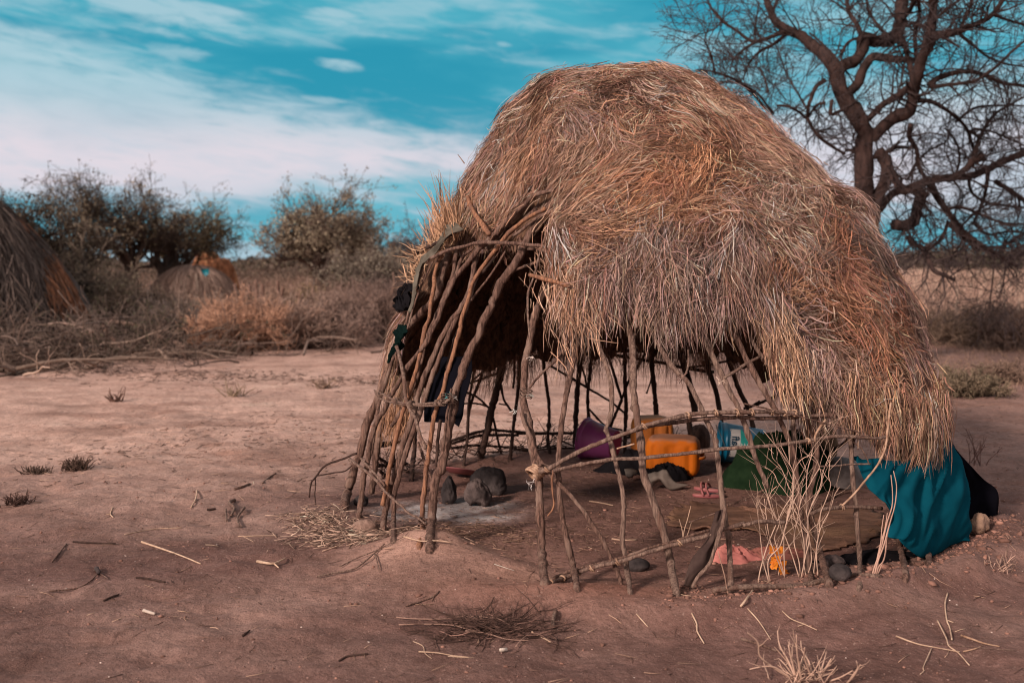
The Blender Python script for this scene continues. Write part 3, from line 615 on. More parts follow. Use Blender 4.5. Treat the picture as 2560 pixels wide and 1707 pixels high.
# --- doorway bundle
D = [
    ([(1, [(2150, 230), (2080, 320), (2000, 420), (1900, 560), (1850, 680), (1760, 860), (1640, 1020), (1570, 1150), (1510, 1300), (1440, 1430), (1400, 1560)]), (2, [(1640, 200), (1590, 330), (1530, 500), (1480, 620), (1470, 750), (1440, 900), (1410, 1050), (1380, 1200), (1345, 1400)]), (3, [(1305, 250), (1270, 450), (1250, 700), (1232, 1000)])], (-.05, 0), 10, 11.5, 'bark', True),
    ([(1, [(2050, 320), (1850, 430), (1680, 570), (1600, 680), (1500, 800), (1410, 930), (1340, 1050), (1290, 1230), (1230, 1400)]), (2, [(1530, 20), (1490, 150), (1450, 300), (1400, 450), (1360, 620), (1310, 740), (1270, 900), (1240, 1100), (1205, 1350)]), (3, [(1200, 150), (1180, 400), (1160, 600), (1165, 760), (1128, 965)])], (-.02, 0), 5, 6.5, 'barkorange', True),
    ([(1, [(1960, 330), (1800, 470), (1620, 640), (1540, 760), (1430, 900), (1350, 1020), (1310, 1130), (1260, 1240), (1190, 1370)]), (2, [(1440, 20), (1370, 180), (1300, 360), (1240, 520), (1190, 680), (1140, 820), (1100, 920), (1050, 1080), (990, 1250), (940, 1400)]), (3, [(925, 300), (890, 420), (880, 550), (880, 700), (876, 910)])], (-.06, .02), 5.5, 7, 'bark', True),
    ([(1, [(1900, 260), (1640, 520), (1500, 640), (1390, 720), (1365, 830), (1340, 980), (1290, 1170), (1220, 1300), (1130, 1420)]), (2, [(1390, 30), (1330, 130), (1270, 280), (1200, 430), (1150, 560), (1110, 700), (1070, 850), (1020, 1000), (960, 1180), (920, 1330), (870, 1480)]), (3, [(848, 380), (820, 500), (790, 650), (772, 820)])], (-.03, -.02), 6.5, 7.5, 'bark', True),
    ([(1, [(2130, 140), (1950, 190), (1850, 280), (1680, 440), (1520, 600), (1400, 720), (1290, 850), (1180, 980), (1100, 1130), (1050, 1250), (1000, 1400)]), (2, [(1250, 30), (1190, 160), (1110, 260), (1020, 380), (950, 500), (890, 600), (840, 680), (790, 800), (740, 870), (690, 980), (650, 1100), (630, 1250), (610, 1400)]), (3, [(590, 250), (575, 400), (550, 600), (536, 690)])], (.01, .02), 5.5, 7, 'bark', True),
    ([(1, [(1040, 780), (1010, 820), (970, 950), (960, 1080), (930, 1250), (910, 1400)]), (2, [(1185, 0), (1160, 150), (1130, 300), (1080, 480), (1030, 640), (990, 760), (950, 880), (910, 1040), (870, 1220), (830, 1400)]), (3, [(820, 300), (805, 420), (770, 560)])], (-.01, .03), 5, 6, 'barkorange', False),
    ([(1, [(1110, 560), (1100, 760), (1050, 930), (1000, 1130), (900, 1280), (780, 1400), (700, 1500)]), (2, [(930, 180), (860, 340), (780, 520), (720, 700), (640, 870), (600, 1000), (560, 1200), (500, 1350)]), (3, [(470, 300), (425, 440), (385, 600)])], (-.07, -.03), 8, 12, 'bark', True),
    ([(2, [(900, 220), (840, 400), (790, 560), (740, 720), (710, 900), (680, 1080), (650, 1250)]), (3, [(580, 250), (560, 450)])], (-.04, -.02), 4.5, 5, 'bark', False),
    ([(1, [(1230, 560), (1200, 660), (1170, 790), (1150, 950), (1100, 1080), (1030, 1260), (950, 1450)]), (2, [(1200, 100), (1150, 330), (1080, 560), (960, 800), (860, 960)])], (-.08, -.06), 5, 5, 'bark', False),
    ([(1, [(1330, 720), (1230, 810), (1190, 930), (1150, 1040), (1060, 1180), (990, 1350), (900, 1550)]), (2, [(1180, 200), (1120, 420), (1060, 620)])], (-.05, -.07), 4, 4, 'bark', False),
    ([(1, [(1660, 740), (1580, 870), (1480, 1020), (1390, 1130), (1330, 1220)])], (-.04, -.06), 2.6, 3, 'bark', False),
    ([(1, [(1480, 700), (1560, 760), (1500, 880), (1420, 960), (1350, 1080), (1320, 1200), (1250, 1400)]), (2, [(1480, 120), (1400, 400)])], (-.10, -.10), 5, 5, 'barkdark', False),
    ([(1, [(1620, 330), (1700, 250), (1770, 150)])], (.0, .0), 2.2, 3, 'bark', False),
    ([(1, [(1880, 300), (1760, 420), (1680, 540), (1600, 650)])], (-.08, -.05), 6, 6, 'barkdark', False),
    ([(1, [(2130, 330), (1960, 420), (1860, 500), (1740, 590)])], (-.02, .0), 4, 4, 'bark', False),
    ([(2, [(910, 180), (945, 320), (980, 500), (990, 650), (1030, 780), (1090, 880), (1130, 1020), (1190, 1180)])], (.05, .06), 4.6, 4.2, 'barkgrey', False),
    ([(2, [(760, 880), (740, 1020), (720, 1150), (700, 1300)]), (3, [(690, 250), (660, 440)])], (-.32, -.32), 8.5, 9, 'bark', False),
    ([(2, [(1445, 595), (1430, 700), (1400, 850), (1385, 1000), (1360, 1200)])], (.03, .03), 3.4, 4, 'bark', False),
    ([(1, [(950, 840), (880, 980), (820, 1120), (760, 1280), (700, 1500)])], (.02, .0), 2.4, 2.6, 'bark', False),
    ([(1, [(850, 900), (800, 1060), (750, 1200), (700, 1380), (690, 1440)])], (.03, .02), 3, 3, 'barkgrey', False),
    ([(2, [(1120, 1120), (1180, 1300), (1260, 1500)])], (-.2, -.2), 3.5, 3.5, 'bark', False),
    ([(2, [(1340, 900), (1310, 1100), (1300, 1350)])], (-.1, -.1), 4.5, 4.5, 'barkdark', False)]
for segs, offs, r, r1, m_, bs in D:
    pole(run(segs, offs=offs, base=bs), r, m_, r1=r1)
_, c1 = pole(run([(2, [(690, 610), (735, 680), (830, 722), (960, 745), (1100, 755), (1250, 760), (1330, 745), (1430, 700)])], off=.055), 2.8, 'barkgrey', 'crossbar')
cb, c2 = pole(run([(2, [(700, 635), (790, 655), (880, 705), (980, 735), (1120, 742), (1280, 735), (1400, 730)])], off=.065), 2.6, 'barkgrey', 'crossbar')
for f_ in (.12, .42, .62, .9, .96): wrap(c2, f_, .017, 3, .003, 'barkgrey', cb)
pole(run([(1, [(930, 805), (1010, 770), (1090, 730), (1250, 690), (1400, 655), (1600, 655), (1800, 665), (2000, 685), (2070, 685)])], off=.05), 4.6, 'bark', 'crossbar')
pole(run([(1, [(880, 880), (960, 830), (1120, 770), (1300, 745), (1500, 735), (1700, 715), (1900, 712), (2040, 730)])], off=-.06), 4.5, 'bark', 'crossbar')
pole(run([(1, [(770, 775), (860, 720), (1000, 650), (1150, 560), (1200, 530)])], off=.02), 4.5, 'barkdark', 'crossbar')
pole(run([(1, [(1895, 965), (2060, 1015), (2160, 1040), (2290, 1085)])], off=.06), 5.5, 'barkorange', 'peg')
pole(run([(1, [(2065, 560), (2000, 740), (1960, 920), (1920, 1040), (1885, 1130), (1878, 1300), (1890, 1480), (1910, 1640)])], off=.05), 2.6, 'barkgrey', 'side_branch')
pole(run([(1, [(2020, 825), (1880, 875), (1750, 925)])], off=-.05), 4, 'bark', 'side_branch')
pole(run([(1, [(1290, 210), (1320, 300), (1380, 400), (1440, 480), (1500, 570)])], off=.04), 5.5, 'barkorange', 'side_branch', r1=6)
pole(run([(2, [(515, 1225), (380, 1280), (250, 1325), (180, 1372), (115, 1460)]), (3, [(75, 330), (60, 400), (52, 480)])], Y=(6.0, 6.1)), 3, 'barkdark', 'side_branch', r1=2)
pole(run([(2, [(140, 1445), (300, 1415), (400, 1400), (470, 1345)])], Y=(6.1, 6.0)), 1.8, 'barkdark', 'side_branch')
pole(run([(2, [(110, 1460), (112, 1568)]), (3, [(105, 450), (115, 560)])], Y=(6.12, 6.0)), 1.6, 'barkdark', 'side_branch')
pole(run([(3, [(450, 110), (560, 190), (660, 270), (740, 350), (800, 430), (900, 520), (960, 570), (1030, 640), (1110, 680), (1190, 740)])], off=.07), 4.6, 'barkgrey', 'brace', r1=2.5)
pole(run([(3, [(555, 100), (640, 190), (740, 300), (790, 370)])], off=.05), 3, 'barkgrey', 'brace')
# --- front rails, bark-tied
def rail(segs, r, off, ties, m='bark', name='crossbar', base=False):
    o, c = pole(run(segs, off=off, base=base), r, m, name)
    for f_ in ties: wrap(c, f_, r * mpp(c[:, 1].mean()) * 1.25 + .002, 1.6, .0042, 'strip', o, width=.014)
    return o, c
rail([(5, [(190, 470), (300, 425), (420, 352), (600, 262), (860, 152), (1120, 62)]), (4, [(1180, 1440), (1350, 1392), (1500, 1352), (1650, 1322), (1800, 1302), (2000, 1296), (2200, 1292)]), (6, [(160, 272), (400, 277), (560, 290)])], 5.6, .055, (.04, .41, .57, .67, .74, .80, .87, .93, .98), 'barkgrey')
rail([(4, [(1140, 1470), (1300, 1425), (1500, 1400), (1650, 1375), (1900, 1352), (2200, 1345)]), (6, [(160, 335), (500, 325), (800, 302), (1040, 300)])], 5, .02, (), 'bark')
rail([(5, [(330, 455), (600, 395), (900, 346), (1200, 332), (1500, 300), (1800, 266), (2050, 236)]), (6, [(0, 622), (160, 612), (300, 600), (500, 572), (660, 548), (850, 515), (1000, 512), (1150, 520), (1300, 530), (1390, 515)])], 4.6, .075, (.72,), 'barkgrey')
rail([(5, [(255, 1575), (450, 1500), (600, 1440), (780, 1385), (1000, 1340), (1200, 1270), (1400, 1210), (1600, 1150), (1800, 1100), (1960, 1040), (2050, 1012), (2200, 970)]), (8, [(0, 440), (160, 402), (300, 412), (410, 412)])], 5.5, .05, (.04, .13, .19, .25, .34, .56), 'barkgrey')
rail([(5, [(290, 1530), (500, 1432), (750, 1370), (1050, 1290), (1300, 1200), (1500, 1150), (1700, 1080), (1920, 1018)])], 3.4, .02, (), 'bark')
rail([(8, [(650, 330), (750, 290), (900, 270), (1100, 262), (1350, 275)])], 5, .02, (.5,), 'barkgrey')
rail([(8, [(680, 280), (850, 180), (960, 130), (1090, 90)])], 4, -.15, (), 'bark')
rail([(5, [(2030, 795), (2150, 760), (2270, 700), (2400, 640)])], 3, -.1, (), 'bark')
rail([(5, [(1660, 960), (1800, 910), (1960, 855)])], 2, -.1, (), 'bark')
pole(run([(14, [(60, 225), (200, 203), (380, 192), (560, 194), (700, 190), (860, 152), (1000, 117), (1200, 112), (1300, 125)])], off=.16), 7, 'barkgrey', 'ground_rail', r1=6)
pole(run([(8, [(1600, 825), (1800, 800)])], off=.05), 6, 'bark', 'ground_rail')
pole(run([(5, [(1120, 195), (1040, 215), (950, 240)])], off=.06), 2.4, 'strip', 'bark_strip')
pole(run([(6, [(1440, 180), (1412, 400), (1385, 620), (1310, 790), (1200, 930), (1080, 1075), (960, 1190)])], off=.16), 2.6, 'strip', 'bent_stick')
pole(run([(6, [(0, 190), (200, 235), (400, 280), (600, 330), (860, 400), (1140, 475)])], off=.10), 2, 'bark', 'side_branch')
pole(run([(6, [(750, 805), (900, 800), (1050, 785), (1240, 782)])], off=.07), 2.2, 'barkgrey', 'side_branch')
pole(run([(6, [(1060, 560), (1150, 630), (1200, 720), (1230, 790)])], off=.05), 2, 'bark', 'side_branch')
pole(run([(6, [(800, 350), (740, 430), (700, 500), (690, 560)])], off=.08), 3, 'strip', 'side_branch')
pole(run([(5, [(2010, 820), (1990, 960), (1960, 1060), (1900, 1250), (1850, 1380), (1740, 1500), (1690, 1600)])], off=.08), 5, 'barkgrey', 'brace')
pole(run([(4, [(1650, 680), (1650, 780), (1640, 880), (1615, 930)])], off=.0), 2.6, 'barkgrey', 'side_branch')
pole(run([(4, [(90, 1060), (170, 960), (260, 870), (350, 790), (420, 690)])], off=.02), 2.8, 'bark', 'side_branch')
pole(run([(4, [(2000, 960), (2100, 900), (2200, 830), (2352, 750)])], off=-.02), 4, 'barkgrey', 'side_branch')
pole(run([(4, [(2200, 300), (2270, 350), (2290, 450), (2352, 600)]), (6, [(240, -280), (300, -100)])], off=-.03), 3, 'bark', 'side_branch')
# knots, rope ends
for (T_, x, y, rad, tn, r_, m_) in [(5, 150, 470, .034, 4, .008, 'strip'), (5, 235, 440, .028, 3, .006, 'barkgrey'), (4, 60, 1110, .030, 3, .003, 'barkgrey'), (2, 1420, 700, .045, 4, .0025, 'barkgrey'), (3, 1175, 720, .03, 2, .005, 'bark'), (3, 800, 380, .022, 3, .004, 'barkgrey')]:
    (u, v), = S((T_, [(x, y)])); p = hit(u, v, .02); ax = norm(np.array([.1, .1, 1.0]) if m_ != 'strip' else np.array([.6, .3, .35]))
    wrap(np.array([p - ax * .03, p, p + ax * .03]), .5, rad, tn, r_, m_, kp if m_ == 'strip' else cb, width=.05)
def frill(T_, x, y, n, L, colr, name, host, off=.05):
    (u, v), = S((T_, [(x, y)])); p = hit(u, v, off); b = MB(); P = [np.tile(p, (n, 1)) + rs.normal(size=(n, 3)) * .006]; d = norm(rs.normal(size=(n, 3)))
    for _ in range(3): P.append(P[-1] + d * L / 3 * rs.uniform(.6, 1.2, (n, 1))); d = norm(d + .4 * rs.normal(size=(n, 3)) + np.array([0, 0, -.2]))
    ribbons(b, np.stack(P, 1), np.full(n, .004), colr); return under(b.build(name, M['straw']), hut)
frill(5, 100, 600, 14, .035, (.62, .58, .56), 'frayed_twine', kp); frill(4, 110, 760, 14, .035, (.55, .47, .42), 'frayed_twine', kp); frill(4, 95, 1130, 9, .022, (.42, .42, .38), 'frayed_twine', kp)
frill(2, 1410, 660, 10, .03, (.06, .30, .32), 'frayed_twine', kp); frill(2, 1490, 670, 8, .025, (.42, .40, .38), 'frayed_twine', kp); frill(2, 2070, 810, 7, .035, (.50, .50, .46), 'frayed_twine', kp); frill(4, 1570, 960, 12, .035, (.2, .12, .1), 'frayed_twine', kp); frill(4, 1960, 1000, 10, .035, (.55, .42, .34), 'frayed_twine', kp)
pole(run([(5, [(330, 450), (310, 580), (325, 700), (330, 810), (270, 900)])], off=.06), 2.6, 'barkorange', 'bark_strip', rough=.2)
# --- back wall
BW = [([(4, [(205, 520), (215, 650), (235, 850), (270, 1100), (287, 1300), (275, 1568)]), (5, [(292, 290)])], 4.2, True), ([(4, [(600, 480), (598, 640), (580, 900), (555, 1200), (545, 1500)]), (5, [(540, 190)])], 6.5, True),
      ([(4, [(720, 500), (705, 700), (688, 900), (662, 1150), (680, 1420)])], 4.2, False), ([(4, [(1030, 560), (1030, 1000), (1040, 1250), (1030, 1500)]), (5, [(1030, 300)])], 5, True),
      ([(4, [(1280, 560), (1290, 720), (1300, 900), (1330, 1200), (1345, 1400)]), (5, [(1370, 200)])], 6, True), ([(4, [(1450, 400), (1500, 520), (1590, 780), (1650, 980), (1700, 1200), (1722, 1320)])], 8, False),
      ([(4, [(1650, 1370), (1680, 1530)]), (5, [(1700, 250)])], 7.5, True), ([(4, [(1770, 560), (1860, 880), (1930, 1100), (1962, 1270), (1990, 1500)])], 4.5, False), ([(4, [(1790, 600), (1840, 880), (1910, 1100), (1940, 1270)])], 3, False),
      ([(4, [(1970, 460), (2040, 760), (2100, 950), (2160, 1100), (2230, 1250), (2290, 1450)])], 6, False),
      ([(2, [(1970, 200), (1950, 330), (1900, 560), (1840, 800), (1800, 980), (1760, 1150), (1730, 1270)])], 9.5, True), ([(2, [(2110, 230), (2110, 330), (2100, 600), (2060, 900), (2020, 1290)])], 4.6, True),
      ([(2, [(1790, 300), (1730, 500), (1650, 700), (1610, 880), (1600, 1100), (1565, 1350)])], 4, True), ([(2, [(1690, 300), (1650, 520), (1620, 700), (1605, 880)])], 3.2, False), ([(2, [(1855, 880), (1900, 1100), (1930, 1230)])], 3, True),
      ([(2, [(2060, 300), (2065, 440), (2050, 590)])], 3, False), ([(2, [(1090, 1000), (1080, 1200), (1050, 1500)])], 6, True), ([(2, [(870, 1100), (880, 1400)])], 5, True)]
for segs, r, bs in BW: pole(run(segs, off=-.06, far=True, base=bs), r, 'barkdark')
BR = [([(4, [(-60, 770), (200, 750), (600, 725), (800, 715), (1040, 690), (1400, 700), (1700, 705), (2150, 690)])], 4.6), ([(2, [(1560, 290), (1800, 295), (2050, 290), (2300, 280)])], 5), ([(4, [(850, 725), (1100, 765), (1400, 812), (1600, 860), (1900, 902)])], 4),
      ([(4, [(1640, 860), (1900, 820), (2200, 760)])], 3), ([(4, [(-20, 1500), (250, 1502), (540, 1498)])], 4), ([(5, [(840, 95), (1100, 100), (1290, 85)])], 3.5), ([(5, [(1040, 130), (1290, 110)])], 3),
      ([(2, [(1430, 1110), (1600, 1050), (1800, 1000), (2000, 1010), (2200, 1030)])], 3.8), ([(2, [(1430, 1140), (1600, 1085), (1750, 1050), (2100, 1050)])], 3.6), ([(2, [(1430, 1175), (1700, 1150), (2000, 1170), (2200, 1210)])], 3), ([(5, [(-20, 245), (120, 262), (300, 240), (540, 235)])], 2.6),
      ([(2, [(750, 1125), (900, 1118), (980, 1100)])], 3.6), ([(2, [(740, 1160), (900, 1130)])], 3.6), ([(2, [(690, 1345), (860, 1345), (1010, 1330)])], 4.5), ([(2, [(730, 1270), (830, 1330)])], 4), ([(2, [(980, 1400), (1180, 1430)])], 4.5), ([(2, [(735, 1390), (800, 1450)])], 4.5),
      ([(4, [(300, 840), (500, 960), (700, 1080), (900, 1200), (1015, 1295)])], 3), ([(4, [(820, 640), (900, 850), (960, 1050), (1000, 1170)])], 3.6), ([(4, [(1000, 1170), (920, 1350), (865, 1480)])], 4), ([(4, [(1240, 690), (1140, 870), (1060, 1000), (1000, 1160)])], 3.2),
      ([(4, [(670, 1255), (830, 1420), (1000, 1470)])], 2.8), ([(4, [(600, 830), (640, 960), (650, 1050)])], 2.6), ([(4, [(1280, 800), (1290, 950), (1240, 1110)])], 2.2), ([(2, [(1640, 520), (1830, 370)])], 3), ([(2, [(1600, 550), (1900, 440)])], 3), ([(2, [(1570, 620), (1700, 680), (1820, 790)])], 3),
      ([(2, [(1540, 740), (1700, 740), (1830, 780)])], 2.4), ([(2, [(1930, 560), (1960, 700), (2030, 810)])], 3), ([(2, [(1910, 740), (1990, 755)])], 2), ([(6, [(0, 240), (150, 190), (330, 110)])], 3.5), ([(4, [(2230, 1260), (2352, 1190)])], 3.4), ([(6, [(180, 490), (350, 480), (520, 450), (680, 400)])], 4),
      ([(6, [(880, 640), (1000, 560), (1100, 430)])], 4), ([(6, [(1400, 600), (1520, 730)])], 4), ([(6, [(1540, 740), (1650, 670)])], 4), ([(6, [(640, 470), (900, 400), (1200, 380)])], 5)]
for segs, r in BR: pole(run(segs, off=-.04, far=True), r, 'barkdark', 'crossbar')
# brush stuffed along the back foot of the wall
tw = MB(); n = 90; th = rs.uniform(75, 165, n); p0 = dome(th, np.full(n, .97), -.05); p0[:, 2] = hgt(p0[:, 0], p0[:, 1]) + .02
d = norm(np.stack([rs.normal(size=n), rs.normal(size=n) * .5, rs.uniform(.0, .9, n)], -1)); P = [p0]
for _ in range(4): P.append(P[-1] + d * rs.uniform(.04, .10, (n, 1))); d = norm(d + .25 * rs.normal(size=(n, 3)))
P = np.stack(P, 1); R = np.tile(np.linspace(.005, .002, 5), (n, 1)); tubes(tw, P, R, 4, (.075, .045, .036)); P2, R2 = kids(P, R, 3, .6); tubes(tw, P2, R2, 3, (.085, .05, .04))
under(tw.build('brush_edging', M['twig']), hut)
# rafters seen inside the dome
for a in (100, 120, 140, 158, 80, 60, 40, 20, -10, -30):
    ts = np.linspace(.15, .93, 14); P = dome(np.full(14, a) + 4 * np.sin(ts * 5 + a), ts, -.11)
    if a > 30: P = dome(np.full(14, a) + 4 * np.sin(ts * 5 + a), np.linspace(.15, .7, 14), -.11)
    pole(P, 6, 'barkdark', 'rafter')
# ------------------------------------------------------------------ THINGS IN AND ON THE HUT
def plain(name, col, col2=None, rough=.6, scale=6, bump=.08, spec=.4, dust=None, dust_amt=.5):
    m = mat(name, col, col2 or tuple(x * .82 for x in col), scale, rough, bump, scale * 5, spec=spec)
    if dust is not None:                                     # pale soil settled on what faces up
        t = NT(m.node_tree); b = t.n['Principled BSDF']; src = b.inputs['Base Color'].links[0].from_socket
        g = t.new('ShaderNodeNewGeometry'); s = t.new('ShaderNodeSeparateXYZ'); t.l.new(g.outputs['Normal'], s.inputs[0])
        tc_ = t.new('ShaderNodeTexCoord'); nz = t.noise(tc_.outputs['Object'], 14, 5, .6)
        fct = t.m('MULTIPLY', t.mr(t.m('ADD', s.outputs[2], t.m('MULTIPLY', t.m('SUBTRACT', nz, .5), .9)), .45, .95), dust_amt)
        t.l.new(t.mix(fct, src, dust), b.inputs['Base Color'])
        b.inputs['Roughness'].default_value = rough
    return m
DUST = (.36, .20, .14)
def lathe(mb, prof, seg=40, wob=0.0, c=None):
    prof = np.asarray(prof, float); k = len(prof); a = np.linspace(0, 2 * math.pi, seg, endpoint=False)
    rr = prof[:, 0][:, None] * (1 + wob * np.sin(2 * a + 1)[None, :])
    V = np.stack([rr * np.cos(a), rr * np.sin(a), np.broadcast_to(prof[:, 1][:, None], rr.shape)], -1); idx = np.arange(k * seg).reshape(k, seg)
    A = idx[:-1]; B = np.roll(A, -1, 1); D_ = idx[1:]; E = np.roll(D_, -1, 1)
    mb.add(V.reshape(-1, 3), np.stack([A, B, E, D_], -1).reshape(-1, 4), None, c)
def orient(root, axis, up=(0, 0, 1)):
    z = Vector(axis).normalized(); x = Vector(up).cross(z).normalized(); y = z.cross(x)
    root.rotation_euler = Matrix((x, y, z)).transposed().to_euler()
def child(o, root): o.parent = root; return o
def bucket(name, label, pos, axis, r0, r1, L, m, mrim=None):
    """r0 base radius, r1 mouth radius; axis points out of the mouth"""
    root = empty(name, pos, label, 'bucket'); orient(root, axis)
    b = MB(); lathe(b, [(0, .006), (r0 * .8, .006), (r0 - .012, .0), (r0, .008), (r0 + (r1 - r0) * .5, L * .5), (r1 * .975, L * .84), (r1 * 1.0, L * .845), (r1 * 1.0, L * .87), (r1 * .98, L * .88), (r1, L * .965), (r1 + .012, L * .97), (r1 + .014, L * .99), (r1 + .006, L), (r1 - .004, L * .99),
                       (r1 - .006, L * .9), (r0 + (r1 - r0) * .5 - .004, L * .5), (r0 - .006, .02), (r0 * .5, .014), (0, .014)], 56)
    child(b.build('body', m), root)
    a = np.linspace(-.5 * math.pi, .5 * math.pi, 22); P = np.stack([np.sin(a) * (r1 + .018), np.cos(a) * (r1 + .018) * .75, L * .92 + np.cos(a) * (r1) * .35], -1)
    hb = MB(); capped(hb, P, .0025, 6); child(hb.build('handle', mrim or M['wire']), root)
    return root
M['wire'] = plain('dull_wire', (.12, .11, .10), rough=.5)
M['purple'] = plain('purple_plastic', (.34, .07, .25), (.40, .10, .30), .42, 3, .03, dust=DUST, dust_amt=.45)
M['blue'] = plain('blue_plastic', (.004, .16, .29), (.004, .13, .24), .38, 3, .03, dust=DUST, dust_amt=.15)
M['orange'] = plain('orange_plastic', (.64, .165, .010), (.52, .125, .008), .7, 3, .04, spec=.15, dust=(.40, .19, .11), dust_amt=.9)
M['yellow'] = plain('faded_plastic', (.72, .24, .05), (.6, .2, .05), .75, 3, .04, spec=.12, dust=(.46, .25, .15), dust_amt=.95)
# purple bucket on its side, base towards us
p = ground(*S((5, [(770, 360)]))[0])
buck = bucket('plastic_bucket', 'purple plastic bucket lying on its side at the back of the hut', p + np.array([.13, -.02, .128]), (-.82, .52, .10), .112, .150, .27, M['purple'])
# blue bucket with a label
p = ground(*S((5, [(2130, 400)]))[0])
ax_ = Vector((-.985, .10, .05)).normalized(); bL, br0, br1 = .34, .115, .150
blue = bucket('plastic_bucket', 'blue plastic bucket with a white label reading Safi, lying on its side', p + np.array([.215, .06, .14]), ax_, br0, br1, bL, M['blue'])
M['label'] = plain('label_white', (.62, .62, .60), (.5, .5, .49), .5, 9, .02); M['ink'] = plain('label_ink', (.01, .05, .09), rough=.5); M['lgreen'] = plain('label_green', (.02, .30, .27), (.04, .4, .36), .5)
def on_bucket(x, y, lift):                                   # x metres round the wall, y metres from the base along the axis
    r = br0 + (br1 - br0) * y / bL + lift; a = x / r + cam_ang; return (r * math.cos(a), r * math.sin(a), y)
# which local angle faces the camera
mwi = blue.rotation_euler.to_matrix().transposed(); tocam = mwi @ (Vector((0, 0, CH)) - blue.location); cam_ang = math.atan2(tocam.y, tocam.x)
ups = mwi @ Vector((0, 0, 1)); upang = math.atan2(ups.y, ups.x); dirn = 1 if ((upang - cam_ang + math.pi) % (2 * math.pi) - math.pi) > 0 else -1
def sheet(name, x0, x1, y0, y1, lift, m, fx=None):
    b = MB(); nx2, ny2 = 16, 8; V = []
    for j in range(ny2 + 1):
        for i in range(nx2 + 1):
            f, g = i / nx2, j / ny2; yy = y0 + (y1 - y0) * g; xx = x0 + (x1 - x0) * f
            if fx: xx = fx(xx, f, g)
            V.append(on_bucket(xx * dirn, yy, lift))
    idx = np.arange((nx2 + 1) * (ny2 + 1)).reshape(ny2 + 1, nx2 + 1)
    b.add(V, np.stack([idx[:-1, :-1], idx[:-1, 1:], idx[1:, 1:], idx[1:, :-1]], -1)); return child(b.build(name, m), blue)
lab = sheet('label', -.115, .115, .195, .275, .0015, M['label'])
sheet('label_stripe', -.11, .10, .135, .195, .0018, M['lgreen'], lambda x, f, g: x + .02 * math.sin(g * 9))
sheet('label_stripe', -.10, -.01, .14, .19, .0032, M['label'], lambda x, f, g: x + .015 * math.sin(g * 14 + 1))
def text_mesh(body, size, bold=.02):
    cu = bpy.data.curves.new('lettering', 'FONT'); cu.body = body; cu.size = size; cu.align_x = 'CENTER'; cu.align_y = 'CENTER'; cu.offset = bold * size; cu.resolution_u = 4
    ob = bpy.data.objects.new('lettering_tmp', cu); COL.objects.link(ob); bpy.context.view_layer.update()
    me = ob.to_mesh(); V = [tuple(v.co) for v in me.vertices]; Fc = [tuple(p.vertices) for p in me.polygons]; ob.to_mesh_clear(); bpy.data.objects.remove(ob); bpy.data.curves.remove(cu); return V, Fc
V, Fc = text_mesh('Safi', .078, .03)
me = bpy.data.meshes.new('lettering'); me.from_pydata([on_bucket((y_ * 0 + x_) * dirn - .0, .235 - y_, .0042) for x_, y_, _ in V], [], Fc); o = bpy.data.objects.new('lettering', me); COL.objects.link(o); me.materials.append(M['ink']); child(o, blue)
# jerrycans
def jerrycan(label, pos, rotz, tilt, w, d, h, m, back=False):
    root = empty('jerrycan', pos, label, 'jerrycan', 'jerrycans lying in the hut'); root.rotation_euler = (tilt, 0, rotz)
    n = 22; b = MB(); S2 = np.linspace(-1, 1, n)
    def face(fn):
        V = np.array([fn(u, v) for v in S2 for u in S2]); idx = np.arange(n * n).reshape(n, n); return V, np.stack([idx[:-1, :-1], idx[:-1, 1:], idx[1:, 1:], idx[1:, :-1]], -1)
    def rounded(p):
        p = np.asarray(p, float); e = 5.0; L = (np.abs(p) ** e).sum(-1) ** (1 / e); q = p / L[..., None] * 1.0
        out = q * np.array([w / 2, d / 2, h / 2])
        rib = .009 * np.sign(np.cos(q[..., 0] * 9)) * (np.abs(q[..., 1]) > .8) * (np.abs(q[..., 2]) < .62) * (np.abs(q[..., 0]) < .75)
        out[..., 1] -= rib * np.sign(q[..., 1]); out[..., 2] -= .006 * (np.abs(q[..., 2]) > .85) * (np.abs(q[..., 0]) < .7) * (np.abs(q[..., 1]) < .6) * np.sign(q[..., 2])
        seam = .003 * (np.abs(q[..., 1]) < .05); out[..., 0] += seam * np.sign(q[..., 0]) * (np.abs(q[..., 0]) > .8)
        return out
    for fn in (lambda u, v: (u, -1, v), lambda u, v: (-u, 1, v), lambda u, v: (1, u, v), lambda u, v: (-1, -u, v), lambda u, v: (u, v, 1), lambda u, v: (-u, v, -1)):
        V, Q = face(fn); b.add(rounded(V), Q)
    child(b.build('body', m), root)
    nb_ = MB(); prof = [(0, 0), (.022, 0), (.024, .01), (.024, .03), (.020, .034), (0, .034)]; lathe(nb_, prof, 20); o = child(nb_.build('cap', m), root); o.location = (w / 2 - .004, d * .22, h * .05); o.rotation_euler = (0, math.pi / 2, 0)
    a = np.linspace(0, math.pi, 16); P = np.stack([w / 2 - .01 + np.sin(a) * .045, -np.cos(a) * d * .22 - d * .06, np.full(16, .0)], -1); hb = MB(); capped(hb, P, .011, 8); child(hb.build('handle', m), root)
    return root
p = ground(*S((5, [(1510, 530)]))[0]); jerrycan('bright orange plastic jerrycan with a dusty top, nearer of the two', p + np.array([.015, .15, .135]), math.radians(-14), 0, .38, .27, .285, M['orange'])
p = ground(*S((5, [(1450, 480)]))[0]); jerrycan('faded dusty orange jerrycan standing behind the bright orange one', p + np.array([-.05, .50, .16]), math.radians(8), 0, .30, .24, .36, M['yellow'])

